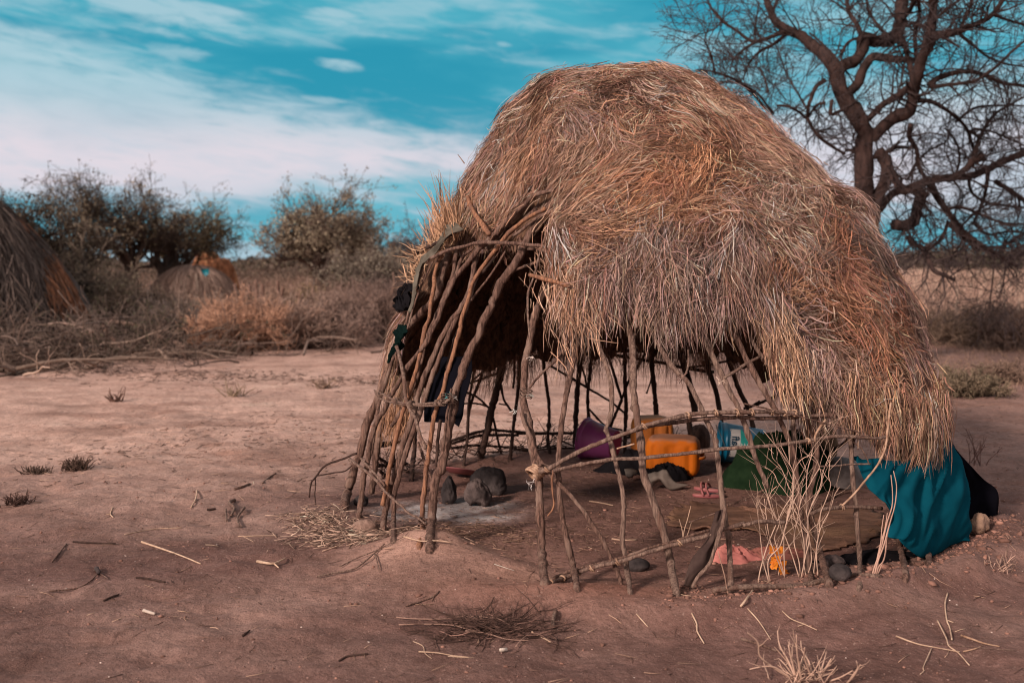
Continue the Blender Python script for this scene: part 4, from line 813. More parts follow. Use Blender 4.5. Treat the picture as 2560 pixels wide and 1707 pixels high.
def noise3(P, s, seed=0):
    return (fbm(P[..., 0] * s + P[..., 2] * s * .7, P[..., 1] * s - P[..., 2] * s * .5, seed, 4) + fbm(P[..., 2] * s, P[..., 0] * s + 3, seed + 7, 3)) * .6
def stone(name, label, cat, pos, size, m, seed=0, rough=.12, rotz=0.0, group=None, parent=None, n=34, squash=1.0, fn=None):
    u = np.linspace(0, math.pi, n); v = np.linspace(0, 2 * math.pi, n * 2, endpoint=False); U, Vv = np.meshgrid(u, v, indexing='ij')
    D3 = np.stack([np.sin(U) * np.cos(Vv), np.sin(U) * np.sin(Vv), np.cos(U)], -1); r = 1 + rough * 2.2 * noise3(D3, 1.6, seed) + rough * .5 * noise3(D3, 6, seed + 3)
    if fn: r = r * fn(D3)
    P = D3 * r[..., None] * np.array(size); P[..., 2] = np.where(P[..., 2] < 0, P[..., 2] * squash, P[..., 2])
    idx = np.arange(n * 2 * n).reshape(n, 2 * n); R_ = np.roll(idx, -1, 1); b = MB(); b.add(P.reshape(-1, 3), np.stack([idx[:-1], idx[1:], R_[1:], R_[:-1]], -1))
    o = b.build(name, m); o.location = Vector(pos); o.rotation_euler.z = rotz
    if parent is None: tag(o, label, cat, group)
    else: o.parent = parent
    return o
M['soot'] = mat('sooty_stone', (.055, .045, .045), (.020, .017, .018), 9, .95, .7, 30, c3=(.12, .10, .098), dist=.02)
M['ashstone'] = mat('ash_dusted_stone', (.13, .10, .095), (.055, .043, .042), 9, .95, .7, 30, dist=.02)
def gpos(T_, x, y, lift=0): return ground(*S((T_, [(x, y)]))[0]) + np.array([0, 0, lift])
stone('hearth_stone', 'tall black sooty hearth stone right behind the thick doorway pole', 'stone', gpos(3, 1415, 560, .07) + np.array([0, .06, 0]), (.048, .06, .095), M['soot'], 1, .15, group='hearth stones in the ash')
stone('hearth_stone', 'ash grey lumpy hearth stone in the middle of the ash', 'stone', gpos(3, 1690, 590, .075) + np.array([0, .07, 0]), (.078, .075, .088), M['ashstone'], 4, .20, group='hearth stones in the ash', fn=lambda D: 1 - .22 * np.clip(-D[..., 2], 0, 1) * (np.abs(D[..., 0]) < .4))
stone('hearth_stone', 'large round black hearth stone beside the pink plate', 'stone', gpos(3, 1830, 480, .08) + np.array([0, .09, 0]), (.105, .085, .095), M['soot'], 9, .13, group='hearth stones in the ash', fn=lambda D: 1 + .25 * np.clip(-D[..., 0], 0, 1) * (D[..., 2] > 0))
stone('round_stone', 'small black round lump beside the leftmost doorway posts', 'stone', gpos(3, 560, 560, .025), (.045, .045, .04), M['soot'], 12, .08)
stone('dark_stone', 'dark smooth oblong stone under the front rails', 'stone', gpos(5, 1150, 1430, .025), (.062, .04, .035), M['soot'], 14, .06, .2)
stone('earth_clod', 'pale smooth earth lump at the foot of the doorway posts', 'clod', gpos(3, 600, 790, .0), (.075, .06, .05), mat('clod_soil', (.30, .20, .16), (.22, .14, .11), 20, .95, .5), 15, .10)
M['pinkp'] = plain('pink_plastic', (.30, .095, .10), (.25, .085, .09), .5, 6, .02, dust=DUST, dust_amt=.35)
b = MB(); lathe(b, [(0, .0), (.085, .0), (.12, .022), (.135, .026), (.137, .030), (.13, .031), (.115, .028), (.08, .008), (0, .007)], 44); o = b.build('plate', M['pinkp']); o.location = Vector(gpos(3, 1530, 330, .03) + np.array([0, .12, .0])); o.rotation_euler = (math.radians(-16), math.radians(8), 0); tag(o, 'shallow pink plastic plate tilted against the black hearth stone', 'plate')

def cloth(name, rows, m, label=None, cat='cloth', fold=.01, freq=14, seed=0, res=.012, thick=.003, Yfn=None, ang=0.0, ragged=.0, parent=None, loc_rows=None):
    """rows of (x, y, z) points, top to bottom"""
    G = np.array(rows, float); nr, nc, _ = G.shape
    w_ = np.linalg.norm(np.diff(G, axis=1), axis=-1).sum(1).mean(); h_ = np.linalg.norm(np.diff(G, axis=0), axis=-1).sum(0).mean()
    nu, nv = int(max(8, min(110, w_ / res))), int(max(8, min(110, h_ / res)))
    def rs_(A, n):
        C_ = np.concatenate([[2 * A[0] - A[1]], A, [2 * A[-1] - A[-2]]]); t = np.linspace(0, len(A) - 1 - 1e-6, n); i = t.astype(int); f = (t - i).reshape((-1,) + (1,) * (A.ndim - 1))
        p0, p1, p2, p3 = C_[i], C_[i + 1], C_[i + 2], C_[i + 3]; return .5 * ((2 * p1) + (-p0 + p2) * f + (2 * p0 - 5 * p1 + 4 * p2 - p3) * f ** 2 + (-p0 + 3 * p1 - 3 * p2 + p3) * f ** 3)
    H = rs_(G, nv).transpose(1, 0, 2); H = rs_(H, nu).transpose(1, 0, 2)
    du = np.gradient(H, axis=1); dv = np.gradient(H, axis=0); N_ = norm(np.cross(du, dv))
    u, v = np.meshgrid(np.linspace(0, 1, nu), np.linspace(0, 1, nv)); uu = u * w_ * math.cos(ang) + v * h_ * math.sin(ang); vv = -u * w_ * math.sin(ang) + v * h_ * math.cos(ang)
    d = np.abs(fbm(uu * freq, vv * freq * .28, seed, 3)) * 2 - .5; d = d + .35 * fbm(uu * freq * 2.2, vv * freq * .9, seed + 9, 2)
    H = H + N_ * (d * fold * (1 - .8 * v ** 5))[..., None]
    if ragged: H[-1] += (H[-1] - H[-2]) * rs.uniform(-.5, 2, (nu, 1)) * ragged
    idx = np.arange(nu * nv).reshape(nv, nu); b = MB(); b.add(H.reshape(-1, 3), np.stack([idx[:-1, :-1], idx[1:, :-1], idx[1:, 1:], idx[:-1, 1:]], -1))
    org = H[-1].mean(0); o = b.build(name, m, origin=org)
    md = o.modifiers.new('thickness', 'SOLIDIFY'); md.thickness = thick; md.offset = 0
    if parent is not None: return child(o, parent)
    return tag(o, label, cat)
def fab(name, c1, c2=None): 
    m = mat(name, c1, c2 or tuple(x * .8 for x in c1), 7, .95, .25, 220, spec=.02, dist=.004)
    return m
M['tealc'] = fab('teal_cotton', (.003, .066, .098), (.002, .054, .083)); M['navy'] = fab('navy_cotton', (.006, .006, .010), (.004, .004, .006)); M['black'] = fab('black_cotton', (.012, .011, .013)); M['greyc'] = fab('grey_cotton', (.26, .22, .19), (.18, .15, .13))
M['rag'] = fab('dusty_rag', (.15, .135, .11), (.07, .062, .05)); M['pinkc'] = fab('pink_cotton', (.56, .22, .19), (.46, .17, .15)); M['brownc'] = fab('brown_leather', (.085, .058, .05), (.045, .03, .028)); M['greenc'] = fab('green_cloth', (.018, .038, .018), (.009, .021, .010)); M['khaki'] = fab('khaki_sacking', (.13, .09, .06)); M['dgreen'] = fab('dark_green_cloth', (.004, .012, .011))
def R6(pts, off): return [hit(u, v, off) for u, v in pts]
rows6 = [[(1030, 738), (1300, 750), (1550, 765), (1760, 705), (1890, 605), (1935, 400)], [(1110, 850), (1320, 860), (1560, 870), (1780, 830), (1930, 740), (2010, 600)], [(1190, 990), (1380, 1010), (1600, 1020), (1800, 990), (1990, 950), (2125, 880)],
         [(1290, 1140), (1460, 1160), (1650, 1180), (1840, 1170), (2040, 1140), (2182, 1080)], [(1440, 1290), (1560, 1300), (1720, 1320), (1880, 1320), (2060, 1310), (2190, 1300)], [(1415, 1480), (1590, 1500), (1740, 1540), (1880, 1520), (2060, 1480), (2205, 1450)], [(1470, 1500), (1590, 1600), (1740, 1705), (1870, 1690), (2040, 1590), (2216, 1550)]]
offr = [.03, .07, .10, .13, .15, .16, .17]; G6 = []
for i, rw in enumerate(rows6):
    rr_ = []
    for j, q_ in enumerate(rw):
        (u, v), = S((6, [q_])); Yd = 5.02 + .055 * j + .0 * i if True else 0
        Yb = [4.86, 4.88, 4.96, 5.08, 5.22, 5.38][j] - offr[i] + .08
        p_ = at(u, v, Yb); g_ = ground(u, v)
        if p_[2] < g_[2] + .01: p_ = g_ + np.array([0, -.0, .012])
        rr_.append(p_)
    G6.append(rr_)
cloth('draped_cloth', G6, M['tealc'], 'big teal blue cloth draped over the lower right poles of the hut', 'cloth', .075, 6.5, 3, ang=.75)
G = [[at(u, v, 5.62) for u, v in rw] for rw in ([(2338, 1040), (2352, 1062), (2362, 1085)], [(2350, 1110), (2385, 1125), (2405, 1140)], [(2375, 1180), (2420, 1190), (2455, 1195)], [(2395, 1250), (2440, 1245), (2492, 1228)], [(2405, 1300), (2450, 1302), (2494, 1300)], [(2420, 1322), (2470, 1335), (2512, 1324)])]
cloth('hanging_cloth', G, M['navy'], 'dark navy cloth hanging behind the teal cloth on the hut edge', 'cloth', .02, 10, 8, ang=.3)
gp = ground(2460, 1338)
stone('sack', 'small pale tan sack on the ground under the navy cloth', 'sack', gp + np.array([0, .06, .045]), (.055, .045, .060), mat('pale_sacking', (.30, .20, .14), (.2, .13, .1), 14, .9, .5), 22, .16)
# doorway cloths
def colrow(T_, rws, off, dY=0.0): return [[hit(*S((T_, [q_]))[0], off) + np.array([0, dY, 0]) for q_ in rw] for rw in rws]
cloth('hanging_rag', colrow(1, [[(1120, 440), (1190, 470), (1240, 520)], [(1050, 540), (1090, 560), (1110, 590)], [(960, 680), (985, 690), (1010, 700)], [(850, 800), (880, 810), (900, 815)], [(785, 930), (810, 930), (830, 930)], [(760, 1050), (780, 1055), (800, 1060)], [(745, 1180), (760, 1185), (775, 1190)], [(705, 1320), (720, 1325), (735, 1330)]], .06), M['rag'], 'dusty grey rag twisted along the left edge of the doorway', 'rag', .022, 30, 5, ragged=1, res=.006)
cloth('hanging_rag', colrow(1, [[(700, 1080), (735, 1070), (770, 1060)], [(600, 1180), (670, 1150), (750, 1160)], [(595, 1260), (660, 1275), (720, 1270)], [(600, 1330), (650, 1325), (690, 1300)]], .04), M['black'], 'black rag poking out of the left wall of the hut', 'rag', .055, 22, 6, res=.005, ragged=1)
cloth('hanging_rag', colrow(2, [[(940, -30), (970, -25), (1000, -30)], [(915, 60), (960, 50), (1010, 60)], [(890, 140), (930, 155), (970, 140)], [(850, 230), (875, 240), (900, 230)], [(815, 330), (830, 335), (845, 320)]], .0), M['dgreen'], 'dark green rag tied to the left doorway poles', 'rag', .06, 20, 7, res=.005, ragged=1)
cloth('hanging_cloth', [[hit(*S((2, [q_]))[0], -.14) for q_ in rw] for rw in ([(1340, 280), (1480, 280), (1640, 280)], [(1330, 420), (1480, 420), (1640, 430)], [(1210, 600), (1400, 600), (1600, 600)], [(1190, 760), (1380, 760), (1570, 770)], [(1185, 900), (1350, 890), (1550, 880)], [(1190, 920), (1440, 930), (1520, 965)])], M['navy'], 'dark cloth hanging inside the doorway behind the thick pole', 'cloth', .015, 12, 9)
cloth('leather_strip', [[hit(*S((5, [q_]))[0], .05) for q_ in rw] for rw in ([(1905, 850), (1990, 830)], [(1870, 1000), (1960, 1000)], [(1820, 1130), (1940, 1120)], [(1730, 1260), (1900, 1240)], [(1650, 1390), (1860, 1360)], [(1620, 1490), (1780, 1460)], [(1600, 1580), (1700, 1600)])], M['brownc'], 'dark grey brown cloth strip hung from the front rail to the ground', 'cloth', .05, 14, 11, ang=.1, res=.007)
cloth('hanging_cloth', [[hit(*S((4, [q_]))[0], -.12) for q_ in rw] for rw in ([(1745, 300), (1870, 300)], [(1740, 370), (1870, 380)])], fab('red_cotton', (.16, .02, .02)), 'small dark red cloth tucked under the thatch edge', 'cloth', .008, 20, 12)
# piles on the floor
def pile(name, pos, w_, d_, h_, m, label, cat, seed, fold=.25, freq=5.0, rotz=0, thick=.0, nx3=90, shape=1.6, edge=.22, parent=None):
    n = nx3; u = np.linspace(0, 1, n // 2); a = np.linspace(0, 2 * math.pi, n, endpoint=False); U, A_ = np.meshgrid(u, a, indexing='ij')
    rr_ = U * (1 + edge * 2 * fbm(np.cos(A_) * 1.3 + 4, np.sin(A_) * 1.3, seed, 3)); x = np.cos(A_) * rr_; y = np.sin(A_) * rr_
    rid = (1 - 2.4 * np.abs(fbm(x * freq * .6 + .6 * fbm(x * 3, y * 3, seed + 5, 2), y * freq * .45, seed + 1, 3))); z = (1 - U ** (shape * 1.6)) ** (1 / shape) * (1 + fold * rid + fold * .5 * fbm(x * freq * 2, y * freq * 2, seed + 2, 3))
    P = np.stack([x * w_ / 2, y * d_ / 2, np.maximum(z, 0) * h_], -1); P[0] = P[0].mean(0)
    co, si = math.cos(rotz), math.sin(rotz); Pw = np.stack([P[..., 0] * co - P[..., 1] * si + pos[0], P[..., 0] * si + P[..., 1] * co + pos[1]], -1); zz = hgt(Pw[..., 0], Pw[..., 1]); Wp = np.concatenate([Pw, (zz + P[..., 2] + .002)[..., None]], -1)
    Wp[-1, :, 2] = zz[-1] - .01
    idx = np.arange(U.size).reshape(U.shape); R_ = np.roll(idx, -1, 1); b = MB(); b.add(Wp.reshape(-1, 3), np.stack([idx[:-1], idx[1:], R_[1:], R_[:-1]], -1)); o = b.build(name, m, origin=(pos[0], pos[1], float(hgt(pos[0], pos[1]))))
    if parent is not None: return under(o, parent)
    return tag(o, label, cat)
p1 = gpos(5, 1120, 480); pile('clothes_heap', p1 + np.array([0, .10, 0]), .62, .36, .10, M['black'], 'heap of black clothes on the floor in front of the purple bucket', 'clothes', 31, .7, 3.5, shape=.8)
p1 = gpos(5, 1500, 545); pile('clothes_heap', p1 + np.array([-.05, .02, 0]), .34, .2, .075, M['black'], 'black cloth bunched against the bright orange jerrycan', 'clothes', 37, .5)
gz = lambda x, y, l: ground(*S((5, [(x, y)]))[0]) + np.array([0, 0, l])
cloth('grey_cloth', [[gz(1230, 640, .10), gz(1330, 640, .12), gz(1430, 640, .13), gz(1500, 640, .06)], [gz(1250, 650, .06), gz(1350, 660, .09), gz(1440, 660, .08), gz(1560, 650, .05)], [gz(1280, 650, .02), gz(1370, 640, .055), gz(1480, 660, .01), gz(1670, 640, .03)]], M['greyc'], 'rumpled pale grey cloth corner in front of the jerrycans', 'cloth', .012, 18, 13)
cloth('grey_cloth', [[gz(1020, 560, .085), gz(1090, 560, .09), gz(1160, 560, .075)], [gz(1040, 570, .05), gz(1090, 580, .055), gz(1120, 570, .05)], [gz(1060, 560, .02), gz(1080, 565, .03), gz(1090, 560, .025)]], M['greyc'], 'small grey cloth fold on top of the black clothes', 'cloth', .008, 20, 14)
p1 = gpos(6, 470, 1080); pile('green_cloth_heap', p1 + np.array([.02, .26, 0]), .76, .56, .27, M['greenc'], 'big heap of dark green cloth on the floor behind the dry twigs', 'cloth', 41, .4, 5, edge=.2, shape=1.5)
p1 = gpos(6, 90, 1000)
stone('brown_bag', 'khaki brown sack behind the dark green heap', 'sack', gpos(6, 930, 1010, .20) + np.array([0, .45, 0]), (.13, .10, .20), M['khaki'], 24, .14)
stone('cloth_bundle', 'small tan bundle on the floor under the blue bucket', 'bundle', gpos(5, 2190, 490, .03) + np.array([0, .05, 0]), (.075, .05, .05), M['khaki'], 25, .14)
stone('dark_bundle', 'dark brown lump on the floor between jerrycans and blue bucket', 'bundle', gpos(5, 1840, 330, .08) + np.array([0, .35, 0]), (.09, .07, .13), M['barkdark'], 26, .16)
# upturned grey basin
b = MB(); lathe(b, [(0, .135), (.06, .134), (.10, .12), (.135, .07), (.15, .02), (.158, .008), (.16, 0), (.15, .004), (.14, .02), (.12, .08), (.06, .12), (0, .125)], 40); o = b.build('basin', mat('grey_metal', (.26, .23, .22), (.15, .125, .115), 12, .6, .3)); o.location = Vector(gpos(6, 980, 1040, .03) + np.array([.02, .12, .02])); o.rotation_euler = (.25, .1, 0); tag(o, 'dull grey basin turned upside down beside the dark green heap', 'basin')
p1 = gpos(8, 20, 800); pile('crumpled_cloth', p1 + np.array([-.06, .07, 0]), .32, .21, .042, M['pinkc'], 'crumpled pink cloth on the floor behind the front rails', 'cloth', 51, .75, 5, shape=1.0)
p1 = gpos(8, 380, 760); pile('crumpled_cloth', p1 + np.array([-.02, .03, 0]), .30, .12, .03, fab('dull_pink', (.26, .105, .085)), 'flat dull pink cloth among the dry twigs', 'cloth', 53, .5, 7)
M['wrap'] = plain('orange_foil', (.80, .28, .02), (.65, .16, .01), .35, 30, .4)
p1 = gpos(8, 320, 930); b = MB(); 
for k in range(9):
    q_ = p1 + np.array([rs.uniform(-.035, .035), rs.uniform(-.02, .02), rs.uniform(.01, .14)]); A3 = q_ + rs.normal(size=(4, 4, 3)) * .004 + np.stack(np.meshgrid(np.linspace(-.016, .016, 4), [0], np.linspace(-.018, .018, 4), indexing='ij'), -1)[:, 0][:, :, :].reshape(4, 4, 3) ; idx = np.arange(16).reshape(4, 4); b.add(A3.reshape(-1, 3), np.stack([idx[:-1, :-1], idx[1:, :-1], idx[1:, 1:], idx[:-1, 1:]], -1))
tag(b.build('torn_wrapper', M['wrap'], origin=p1), 'torn bright orange wrapper caught in the dry twigs', 'wrapper')
# hide on the floor
out = S((5, [(1420, 990), (1580, 850), (1900, 800), (2352, 880)]), (8, [(500, 280), (1000, 300), (1300, 330), (1420, 470), (1300, 570), (1100, 640), (800, 700), (500, 690), (200, 560), (0, 500)]), (5, [(2000, 1060), (1700, 1060)]))
Pm = np.array([ground(u, v) for u, v in out]); cen = Pm.mean(0); kq = 20; Pm = crom(np.concatenate([Pm, Pm[:1]]), .03)[:-1]; b = MB(); U = np.linspace(0, 1, kq)[:, None, None]
Vh = cen + (Pm[None] - cen) * U * (1 + .03 * rs.normal(size=(1, len(Pm), 1))); zz = hgt(Vh[..., 0], Vh[..., 1]); Vh[..., 2] = zz + .010 + .014 * np.clip(fbm(Vh[..., 0] * 6, Vh[..., 1] * 6, 81, 3), -.4, 1) + .02 * (U[..., 0] > .9) * (fbm(Vh[..., 0] * 9, Vh[..., 1] * 9, 83, 2) > .1)
idx = np.arange(kq * len(Pm)).reshape(kq, -1); R_ = np.roll(idx, -1, 1); b.add(Vh.reshape(-1, 3), np.stack([idx[:-1], idx[1:], R_[1:], R_[:-1]], -1))
o = b.build('sleeping_hide', mat('tanned_hide', (.28, .155, .105), (.15, .08, .055), 5, .85, .8, 26, (1, 3.0, 1), c3=(.31, .18, .11), dist=.02), origin=cen); md = o.modifiers.new('thickness', 'SOLIDIFY'); md.thickness = .006; tag(o, 'large stiff tan hide spread as a mat on the hut floor', 'hide')
p1 = gpos(8, 1250, 800); pile('black_cloth', p1 + np.array([.02, .08, 0]), .60, .24, .028, M['black'], 'long black cloth lying along the front right edge of the floor', 'cloth', 61, .7, 3.5, .25, shape=.8)
stone('blackened_pot', 'soot black round pot half sunk by the ground rail', 'pot', gpos(8, 960, 1010, .04) + np.array([0, .03, 0]), (.05, .05, .04), M['soot'], 27, .05, fn=lambda D: 1 - .15 * (D[..., 2] > .8))
stone('blackened_pot', 'grey sooty lump on the floor behind the ground rail', 'pot', gpos(8, 920, 880, .03) + np.array([0, .05, 0]), (.05, .045, .032), M['ashstone'], 28, .12)
# sandals
def sandal(pos, rz, label):
    root = empty('sandal', pos, label, 'sandal', 'pink sandals on the hut floor'); root.rotation_euler.z = rz
    a = np.linspace(0, 2 * math.pi, 36, endpoint=False); x = .105 * np.cos(a); y = (.036 + .008 * np.cos(a)) * np.sin(a); b = MB(); V = []
    for z_, s_ in ((0, .92), (.004, 1), (.016, 1), (.02, .94), (.021, 0)): V += [(px_ * s_, py_ * s_, z_) for px_, py_ in zip(x, y)]
    idx = np.arange(5 * 36).reshape(5, 36); R_ = np.roll(idx, -1, 1); b.add(V, np.stack([idx[:-1], R_[:-1], R_[1:], idx[1:]], -1).reshape(-1, 4)); child(b.build('sole', M['pinkp']), root)
    for xs in (.035, .0): 
        t_ = np.linspace(0, math.pi, 12); P = np.stack([xs + .015 * np.sin(t_), np.cos(t_) * .038, .016 + .035 * np.sin(t_)], -1); b = MB(); capped(b, P, .007, 6); child(b.build('strap', M['pinkp']), root)
sandal(gpos(5, 1850, 660, .004), 2.6, 'dusty pink sandal, farther one of the pair on the hut floor'); sandal(gpos(5, 1850, 720, .004), 3.0, 'dusty pink sandal, nearer one of the pair on the hut floor')
# ------------------------------------------------------------------ THE BARE TREE
tr = empty('bare_tree', at(2170, 653 + 3733 / 14, 14.0) * np.array([1, 1, 0]), 'big gnarled leafless tree standing behind the right side of the hut', 'tree')
LIMBS = [
 ([(7, [(1275, 2650), (1260, 2100), (1240, 1500), (1225, 1200), (1232, 1050), (1245, 950), (1205, 850), (1125, 730), (1065, 620), (1040, 530), (1035, 470)])], 66, 42),
 ([(7, [(1040, 490), (960, 400), (860, 310), (780, 245), (690, 205), (615, 150), (572, 60), (545, -10), (530, -100)])], 36, 14),
 ([(7, [(690, 215), (560, 268), (450, 290), (340, 215), (240, 150), (165, 60), (130, -20)])], 13, 5),
 ([(7, [(700, 230), (600, 310), (500, 365), (420, 460), (385, 560)])], 12, 5), ([(7, [(560, 268), (430, 320), (330, 400), (300, 480)])], 9, 4), ([(7, [(240, 150), (190, 200), (120, 230), (20, 260)])], 5, 2.5), ([(7, [(470, 250), (480, 130), (500, 20)])], 6, 3),
 ([(7, [(1050, 480), (1110, 450), (1180, 420), (1225, 330), (1225, 270), (1310, 292), (1420, 275), (1480, 190), (1495, 60), (1500, -90)])], 30, 36),
 ([(7, [(1215, 255), (1180, 170), (1130, 90), (1105, -20)])], 14, 9), ([(7, [(1050, 430), (980, 350), (900, 270), (850, 230)])], 9, 4), ([(7, [(1180, 270), (1120, 300), (1060, 400)])], 8, 8),
 ([(7, [(1120, 650), (1180, 600), (1230, 480), (1295, 400), (1400, 412), (1520, 418), (1600, 430)])], 26, 17),
 ([(7, [(1290, 970), (1375, 875), (1470, 812), (1550, 775), (1580, 640), (1605, 540), (1635, 420), (1685, 280), (1712, 100), (1725, -80)])], 34, 22),
 ([(7, [(1265, 830), (1370, 730), (1500, 650), (1590, 560)])], 18, 18), ([(7, [(1700, 250), (1850, 232), (1980, 185), (2120, 115), (2180, 40), (2235, -60)])], 22, 9), ([(7, [(2150, 110), (2250, 145), (2352, 175), (2450, 190)])], 8, 5),
 ([(7, [(1690, 590), (1780, 535), (1950, 500), (2080, 530), (2200, 580), (2352, 605), (2450, 640)])], 16, 8), ([(7, [(1700, 612), (1850, 592), (2000, 570), (2130, 490), (2250, 380), (2352, 290)])], 11, 5), ([(7, [(1900, 240), (2000, 320), (2100, 400), (2220, 445), (2352, 470)])], 9, 4),
 ([(7, [(1480, 225), (1520, 330), (1555, 470), (1585, 580)])], 15, 15), ([(7, [(1560, 160), (1680, 200), (1800, 260)])], 10, 6), ([(7, [(1600, 430), (1590, 250), (1620, 100), (1600, -60)])], 12, 8), ([(7, [(1420, 275), (1330, 180), (1260, 60), (1250, -60)])], 9, 6), ([(7, [(1500, 150), (1560, 60), (1620, -60)])], 12, 10),
 ([(7, [(1720, 150), (1820, 60), (1960, -40)])], 10, 7), ([(7, [(1900, 210), (1960, 90), (2000, -40)])], 9, 6), ([(7, [(1700, 350), (1760, 260), (1900, 330)])], 8, 5),
 ([(7, [(1330, 1060), (1395, 1150), (1380, 1270), (1330, 1380), (1290, 1550), (1270, 1800)])], 34, 36), ([(7, [(1390, 1120), (1440, 1240), (1500, 1330), (1540, 1340)])], 22, 18), ([(7, [(1240, 1100), (1180, 1060), (1100, 1050)])], 12, 8), ([(7, [(1300, 1100), (1400, 1060), (1470, 1030), (1560, 1040)])], 13, 8),
 ([(7, [(1340, 1470), (1380, 1410), (1450, 1345), (1560, 1312), (1700, 1262), (1850, 1242), (1980, 1232), (2100, 1182), (2250, 1112), (2352, 1070), (2480, 1020)])], 22, 20),
 ([(7, [(1640, 1340), (1610, 1440), (1585, 1530), (1540, 1575), (1440, 1575)])], 34, 30), ([(7, [(1560, 1320), (1600, 1340), (1650, 1350)])], 24, 30), ([(7, [(1700, 1290), (1750, 1390), (1830, 1500), (1900, 1590), (2000, 1680), (2150, 1780), (2300, 1860)])], 20, 12),
 ([(7, [(1850, 1242), (1950, 1180), (2000, 1120), (2060, 1100)])], 12, 26), ([(7, [(2100, 1190), (2090, 1300), (2060, 1420), (2000, 1560)])], 14, 8), ([(7, [(1560, 870), (1550, 960), (1600, 1050), (1620, 1180), (1690, 1270)])], 13, 10), ([(7, [(1540, 1250), (1600, 1150), (1680, 1060), (1800, 1000)])], 7, 5),
 ([(7, [(1620, 700), (1720, 720), (1850, 800), (1950, 900), (2000, 1050)])], 13, 8), ([(7, [(1990, 1120), (2050, 950), (2150, 800), (2352, 680)])], 13, 6), ([(7, [(1880, 850), (2000, 760), (2150, 740), (2352, 740)])], 9, 5), ([(7, [(2000, 900), (2150, 930), (2352, 1020)])], 8, 5),
 ([(7, [(1860, 1250), (1900, 1130), (1880, 1000), (1800, 900)])], 8, 5), ([(7, [(2150, 1270), (2250, 1330), (2352, 1400), (2440, 1430)])], 15, 12), ([(7, [(1960, 1240), (1990, 1350), (2100, 1420), (2250, 1440), (2352, 1450)])], 9, 6),
 ([(7, [(960, 560), (900, 605), (850, 720), (830, 825), (785, 790), (700, 745), (620, 740)])], 12, 6), ([(7, [(960, 720), (900, 740), (835, 830)])], 8, 8), ([(7, [(830, 760), (760, 640), (690, 520), (640, 380), (600, 280)])], 6, 3), ([(7, [(1010, 700), (1000, 800), (1060, 780), (1150, 760)])], 10, 8),
 ([(7, [(830, 820), (900, 940), (1000, 1020), (1100, 1080)])], 9, 9), ([(7, [(560, 640), (540, 560), (500, 480), (420, 470)])], 7, 3), ([(7, [(540, 760), (400, 600), (200, 510), (60, 490)])], 9, 4), ([(7, [(190, 520), (160, 380), (110, 280)])], 6, 3), ([(7, [(600, 800), (480, 650), (330, 560)])], 8, 4),
 ([(12, [(440, 130), (500, 200), (580, 240), (603, 280), (640, 370), (690, 460), (780, 500), (885, 545)])], 17, 10), ([(12, [(820, -20), (790, 80), (735, 170), (660, 220), (605, 265)])], 9, 12), ([(12, [(440, 170), (480, 240)])], 9, 4),
 ([(12, [(860, 0), (950, 90), (1030, 150), (1100, 225), (1200, 240), (1300, 300), (1385, 335), (1568, 290)])], 20, 14), ([(12, [(1280, 300), (1260, 560), (1240, 700), (1230, 880)])], 6, 3), ([(12, [(1385, 330), (1380, 470), (1350, 650), (1300, 760)])], 6, 3), ([(12, [(1300, 300), (1420, 180), (1568, 100)])], 12, 8),
 ([(7, [(2000, 1560), (2100, 1640), (2250, 1620), (2400, 1640)])], 10, 7), ([(7, [(1800, 1470), (1900, 1450), (2050, 1500), (2200, 1560), (2352, 1570)])], 10, 6), ([(7, [(1900, 1600), (2000, 1500), (2100, 1420)])], 7, 5)]
placed = []; tw_ = MB(); trk = MB(); PP, RR_ = [], []
for li, (segs, r0, r1) in enumerate(LIMBS):
    px = S(*segs); u0, v0 = px[0]; Y0 = 14.0
    if placed:
        A4 = np.concatenate(placed); d2 = (A4[:, 0] - u0) ** 2 + (A4[:, 1] - v0) ** 2; Y0 = A4[int(np.argmin(d2)), 2]
        u1, v1 = px[-1]; d3 = (A4[:, 0] - u1) ** 2 + (A4[:, 1] - v1) ** 2
    Y1 = Y0 + (0 if li == 0 else rs.uniform(-1.3, 1.3)) ; k = len(px); Ys = np.linspace(Y0, Y1, k) + (0 if li == 0 else 1) * rs.normal(size=k) * .05; Ys[0] = Y0
    if len(placed) and d3.min() < 200: Y1 = A4[int(np.argmin(d3)), 2]; Ys = np.linspace(Y0, Y1, k)
    P3 = np.array([at(u, v, y_) for (u, v), y_ in zip(px, Ys)]); C3 = crom(P3, .06 if li else .10); n_ = len(C3)
    if li == 0: C3[:, 2] = np.maximum(C3[:, 2], -.1)
    pc = np.stack([CU + C3[:, 0] / C3[:, 1] * F, np.zeros(n_), C3[:, 1]], 1); q4 = crom(np.array([(u, v, y_) for (u, v), y_ in zip(px, Ys)]), 6); placed.append(q4)
    R = np.linspace(r0, r1, n_) / 2.8 * mpp(14.0) * 1.28; C3 = C3 + rs.normal(size=C3.shape) * R[:, None] * .05
    if li == 0: R = R * (1 + .6 * np.clip((0.5 - C3[:, 2]) / .6, 0, 1))
    capped(trk, C3, R, 10 if r0 > 12 else 7, None, .05)
    i = np.linspace(0, n_ - 1, 12).astype(int); PP.append(C3[i]); RR_.append(R[i])
under(trk.build('trunk', M['tree']), tr)
P, R = np.array(PP)[1:], np.array(RR_)[1:]; R = np.minimum(R, .035)
P1, R1 = kids(P, R, 12, .42, (30, 80), 7, .20, .03, .42, .12, .62); R1 = np.clip(R1, .005, .022)
P1s = P1
P2, R2 = kids(P1, R1, 5, .55, (30, 75), 6, .24, .02, .6, .15, .22); P3, R3 = kids(P2, R2, 2, .6, (30, 75), 5, .25, .0, .65, .2, .10)
R2 = np.clip(R2, .0035, .010); R3 = np.clip(R3, .0022, .005)
